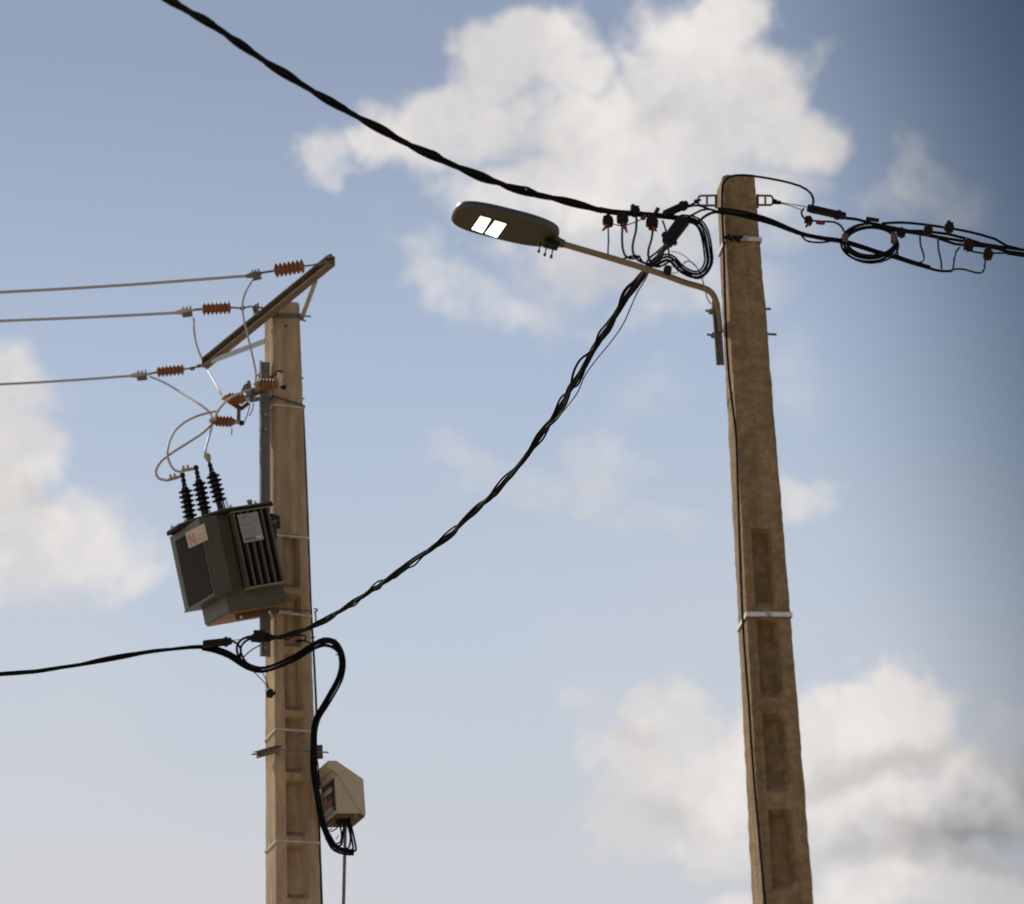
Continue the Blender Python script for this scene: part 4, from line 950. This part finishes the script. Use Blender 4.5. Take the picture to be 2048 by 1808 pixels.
for px, lab in (([(1556, 404), (1585, 409), (1614, 414)], 'upper thin wire between the right bracket and the brown clamp'), ([(1556, 405), (1585, 413), (1606, 421)], 'lower thin wire between the right bracket and the brown clamp')):
    o = cable('thin_wire', px, 14.8, None, 2, GREYW); tag(o, lab, 'wire')
o = cable('clamp_link', [(1544, 404), (1552, 405), (1562, 405)], 14.8, None, 8, BLACK); tag(o, 'short thick black link on the right bracket', 'link')
o = cable('drop_wire', [(1608, 417), (1603, 424), (1605, 432), (1612, 439), (1622, 441), (1645, 443), (1668, 444), (1682, 452), (1688, 463)], 14.8, None, 4.2, BLACK); tag(o, 'black wire hooking below the brown clamp to the coil', 'wire')
connector('reddish brown connector below the brown clamp right of the pole', 1617, 442, 14.8, 17, None, (1611, 454), m=PLASTB)
MBc = MB().lathe(at(1632, 445, 14.8), at(1650, 447, 14.8), [(0, .008), (.5, .010), (1, .006)], 8).build('wire_end_cap', REDP, smooth=True); tag(MBc, 'small dark red cap on the wire beside the brown clamp', 'cap')
for x, y, lab, w in ((1802, 466, 'dark connector touching the right side of the cable coil', 18), (1856, 461, 'dark connector second from the coil, between two strands', 19), (1898, 456, 'dark connector on the uppermost strand near the right edge', 20), (1937, 491, 'dark connector on the lower strands near the right edge', 21), (1976, 509, 'dark connector furthest right, hanging lowest', 20)):
    connector(lab, x, y, 14.9, w, (x-1, y-13) if w > 19 else None, None)
o = MB().bar(at(1732, 437, 14.8), at(1758, 441, 14.8), .02, .012).build('cable_tie', PLAST); tag(o, 'small black tie on top of the cable coil', 'cable tie')
for px, lab in (([(1840, 469), (1841, 490), (1847, 508), (1847, 520), (1838, 526), (1824, 526)], 'grey drop wire nearest the coil on the right'), ([(1876, 474), (1877, 498), (1882, 522), (1883, 538)], 'grey drop wire second from the coil on the right'),
                ([(1920, 494), (1911, 505), (1908, 522), (1906, 538)], 'grey drop wire third from the coil on the right'), ([(1970, 518), (1969, 535), (1964, 545), (1950, 545), (1930, 539), (1912, 538), (1902, 541)], 'dark drop wire furthest right bending back to the bunch'), ([(1790, 490), (1794, 500), (1796, 512)], 'short dark drop wire beside the coil')):
    o = cable('drop_wire', px, 14.9, None, 4.2, BLACKV); tag(o, lab, 'wire', 'drop wires right of the coil')

# ------------------------------------------------------------------ street lamp
lamp = thing('street_lamp', 'lit street lamp with flat dark head on a sloping olive arm', 'street lamp', at(1435, 690, 14.8))
arm_px = [(1112, 484, 14.47), (1160, 498, 14.50), (1245, 523, 14.56), (1320, 547, 14.62), (1370, 565, 14.65), (1398, 573, 14.67), (1416, 580, 14.68), (1427, 591, 14.70), (1433, 608, 14.72), (1436, 630, 14.74), (1440, 665, 14.75)]
MB().tube(spline(path(arm_px, 14.6), .012), rp(13.0, 14.6), 16).build('arm', ARMM, lamp, smooth=True)
b0, b1 = at(1432, 606, 14.755), at(1441, 730, 14.755)
axb = (b1-b0).normalized(); bm_ = MB()
bm_.box((b0+b1)/2, axb*((b1-b0).length/2), RT*.018, Vector((0, .004, 0)))
bm_.box((b0+b1)/2-RT*.017+Vector((0, -.014, 0)), axb*((b1-b0).length/2), RT*.003, Vector((0, .016, 0)))
bm_.build('back_channel', GALVD, lamp)
for (x, y, x2, y2) in ((1411, 621, 1426, 624), (1414, 669, 1431, 671)):
    p, q = at(x, y, 14.74), at(x2, y2, 14.74)
    MB().tube([p, q], .006, 8).lathe(at((x+x2)/2-1, (y+y2)/2, 14.74), q, [(0, .009), (.2, .014), (.8, .014), (1, .012)], 6).build('bolt', GALVD, lamp)
for (x, y, x2, y2) in ((1526, 618, 1542, 618), (1530, 668, 1553, 669)):
    MB().tube([at(x, y, 14.83), at(x2, y2, 14.83)], .006, 8).build('bolt', GALVD, lamp)
# head: rounded slab, flat underside
yaw = math.radians(15); tilt = math.radians(10.5)
hx = Vector((-math.cos(yaw), -math.sin(yaw), 0)); la = (hx*math.cos(tilt) + Vector((0, 0, 1))*math.sin(tilt)).normalized()   # towards the tip
lc = Vector((math.sin(yaw), -math.cos(yaw), 0)); ln = lc.cross(la).normalized()
if ln.z < 0: ln = -ln
LC = at(1010, 456, 14.35); HL, HW = .247, .126
def outline(t, sc=1.0, k=3.3):
    c, s_ = math.cos(t), math.sin(t)
    x = HL*math.copysign(abs(c)**(2/k), c); y = HW*math.copysign(abs(s_)**(2/k), s_)
    y *= 1.0 if x > 0 else (1.0 - .10*(x/HL)**2)
    return x*sc, y*sc
layers = [(-.001, .90), (0, .965), (.006, 1.0), (.024, 1.0), (.038, .97), (.045, .88), (.050, .74), (.053, .55), (.055, .3)]
nn = 56; V = []; Fc = []
for (z, sc) in layers:
    for i in range(nn):
        x, y = outline(2*PI*i/nn, 1); x = math.copysign(max(0, abs(x)-(1-sc)*HW), x) if False else x*(1-(1-sc)*.6); y *= sc
        V.append(LC+la*x+lc*y+ln*z)
for l_ in range(len(layers)-1):
    for i in range(nn): j = (i+1) % nn; Fc.append((l_*nn+i, l_*nn+j, (l_+1)*nn+j, (l_+1)*nn+i))
Fc.append(tuple(range((len(layers)-1)*nn, len(layers)*nn)))
hd = MB().add(V, Fc); hd.build('head_housing', LAMPG, lamp, smooth=True)
V = [LC+la*(outline(2*PI*i/nn)[0]*.955)+lc*(outline(2*PI*i/nn)[1]*.92)-ln*.0015 for i in range(nn)]
MB().prism(V, ln*.004).build('underside_cover', LAMPU, lamp)
def up_(px, py): return at_plane(px, py, LC-ln*.005, ln)
for quad in ([(961, 432), (982, 438), (965, 466), (943, 458)], [(990, 441), (1013, 448), (994, 475), (970, 467)]):
    q4 = [up_(*q) for q in quad]; cen = sum(q4, Vector())/4
    fr = MB().prism([cen+(q-cen)*1.14+ln*.001 for q in q4], ln*.003).build('panel_frame', LAMPU, lamp)
    pn = MB(); 
    for i in range(4):
        for j in range(4):
            def bl(u, v): return (q4[0].lerp(q4[1], u)).lerp(q4[3].lerp(q4[2], u), v)
            e = .022
            pn.prism([bl(i/4+e, j/4+e), bl((i+1)/4-e, j/4+e), bl((i+1)/4-e, (j+1)/4-e), bl(i/4+e, (j+1)/4-e)], -ln*.002)
    pn.build('led_panel', LED, lamp)
MB().tube([LC-la*.09+lc*.11-ln*.003, LC-la*.09-lc*.11-ln*.003], .0022, 6).build('cover_seam', LAMPG, lamp)
sk = at(1118, 484, 14.47)
MB().lathe(at(1098, 479, 14.46), at(1128, 488, 14.48), [(0, .026), (.5, .026), (.75, .021), (1, .019)], 16).build('spigot_collar', LAMPG, lamp, smooth=True)
MB().box(at(1103, 489, 14.42), la*.034, lc*.03, ln*.012).build('cable_clip', PLAST, lamp, bevel=.004)
for (x, y, x2, y2) in ((1082, 484, 1077, 505), (1095, 487, 1089, 512), (1108, 488, 1102, 516)):
    MB().lathe(at(x, y, 14.40), at(x2, y2, 14.40), [(0, .0035), (.75, .003), (.8, .0065), (1, .006)], 8).build('screw', PLAST, lamp)
for k in (-.12, .0, .12): MB().lathe(LC+la*k+lc*.06+ln*.045, LC+la*k+lc*.06+ln*.060, [(0, .006), (1, .005)], 8).build('top_screw', GALVD, lamp)
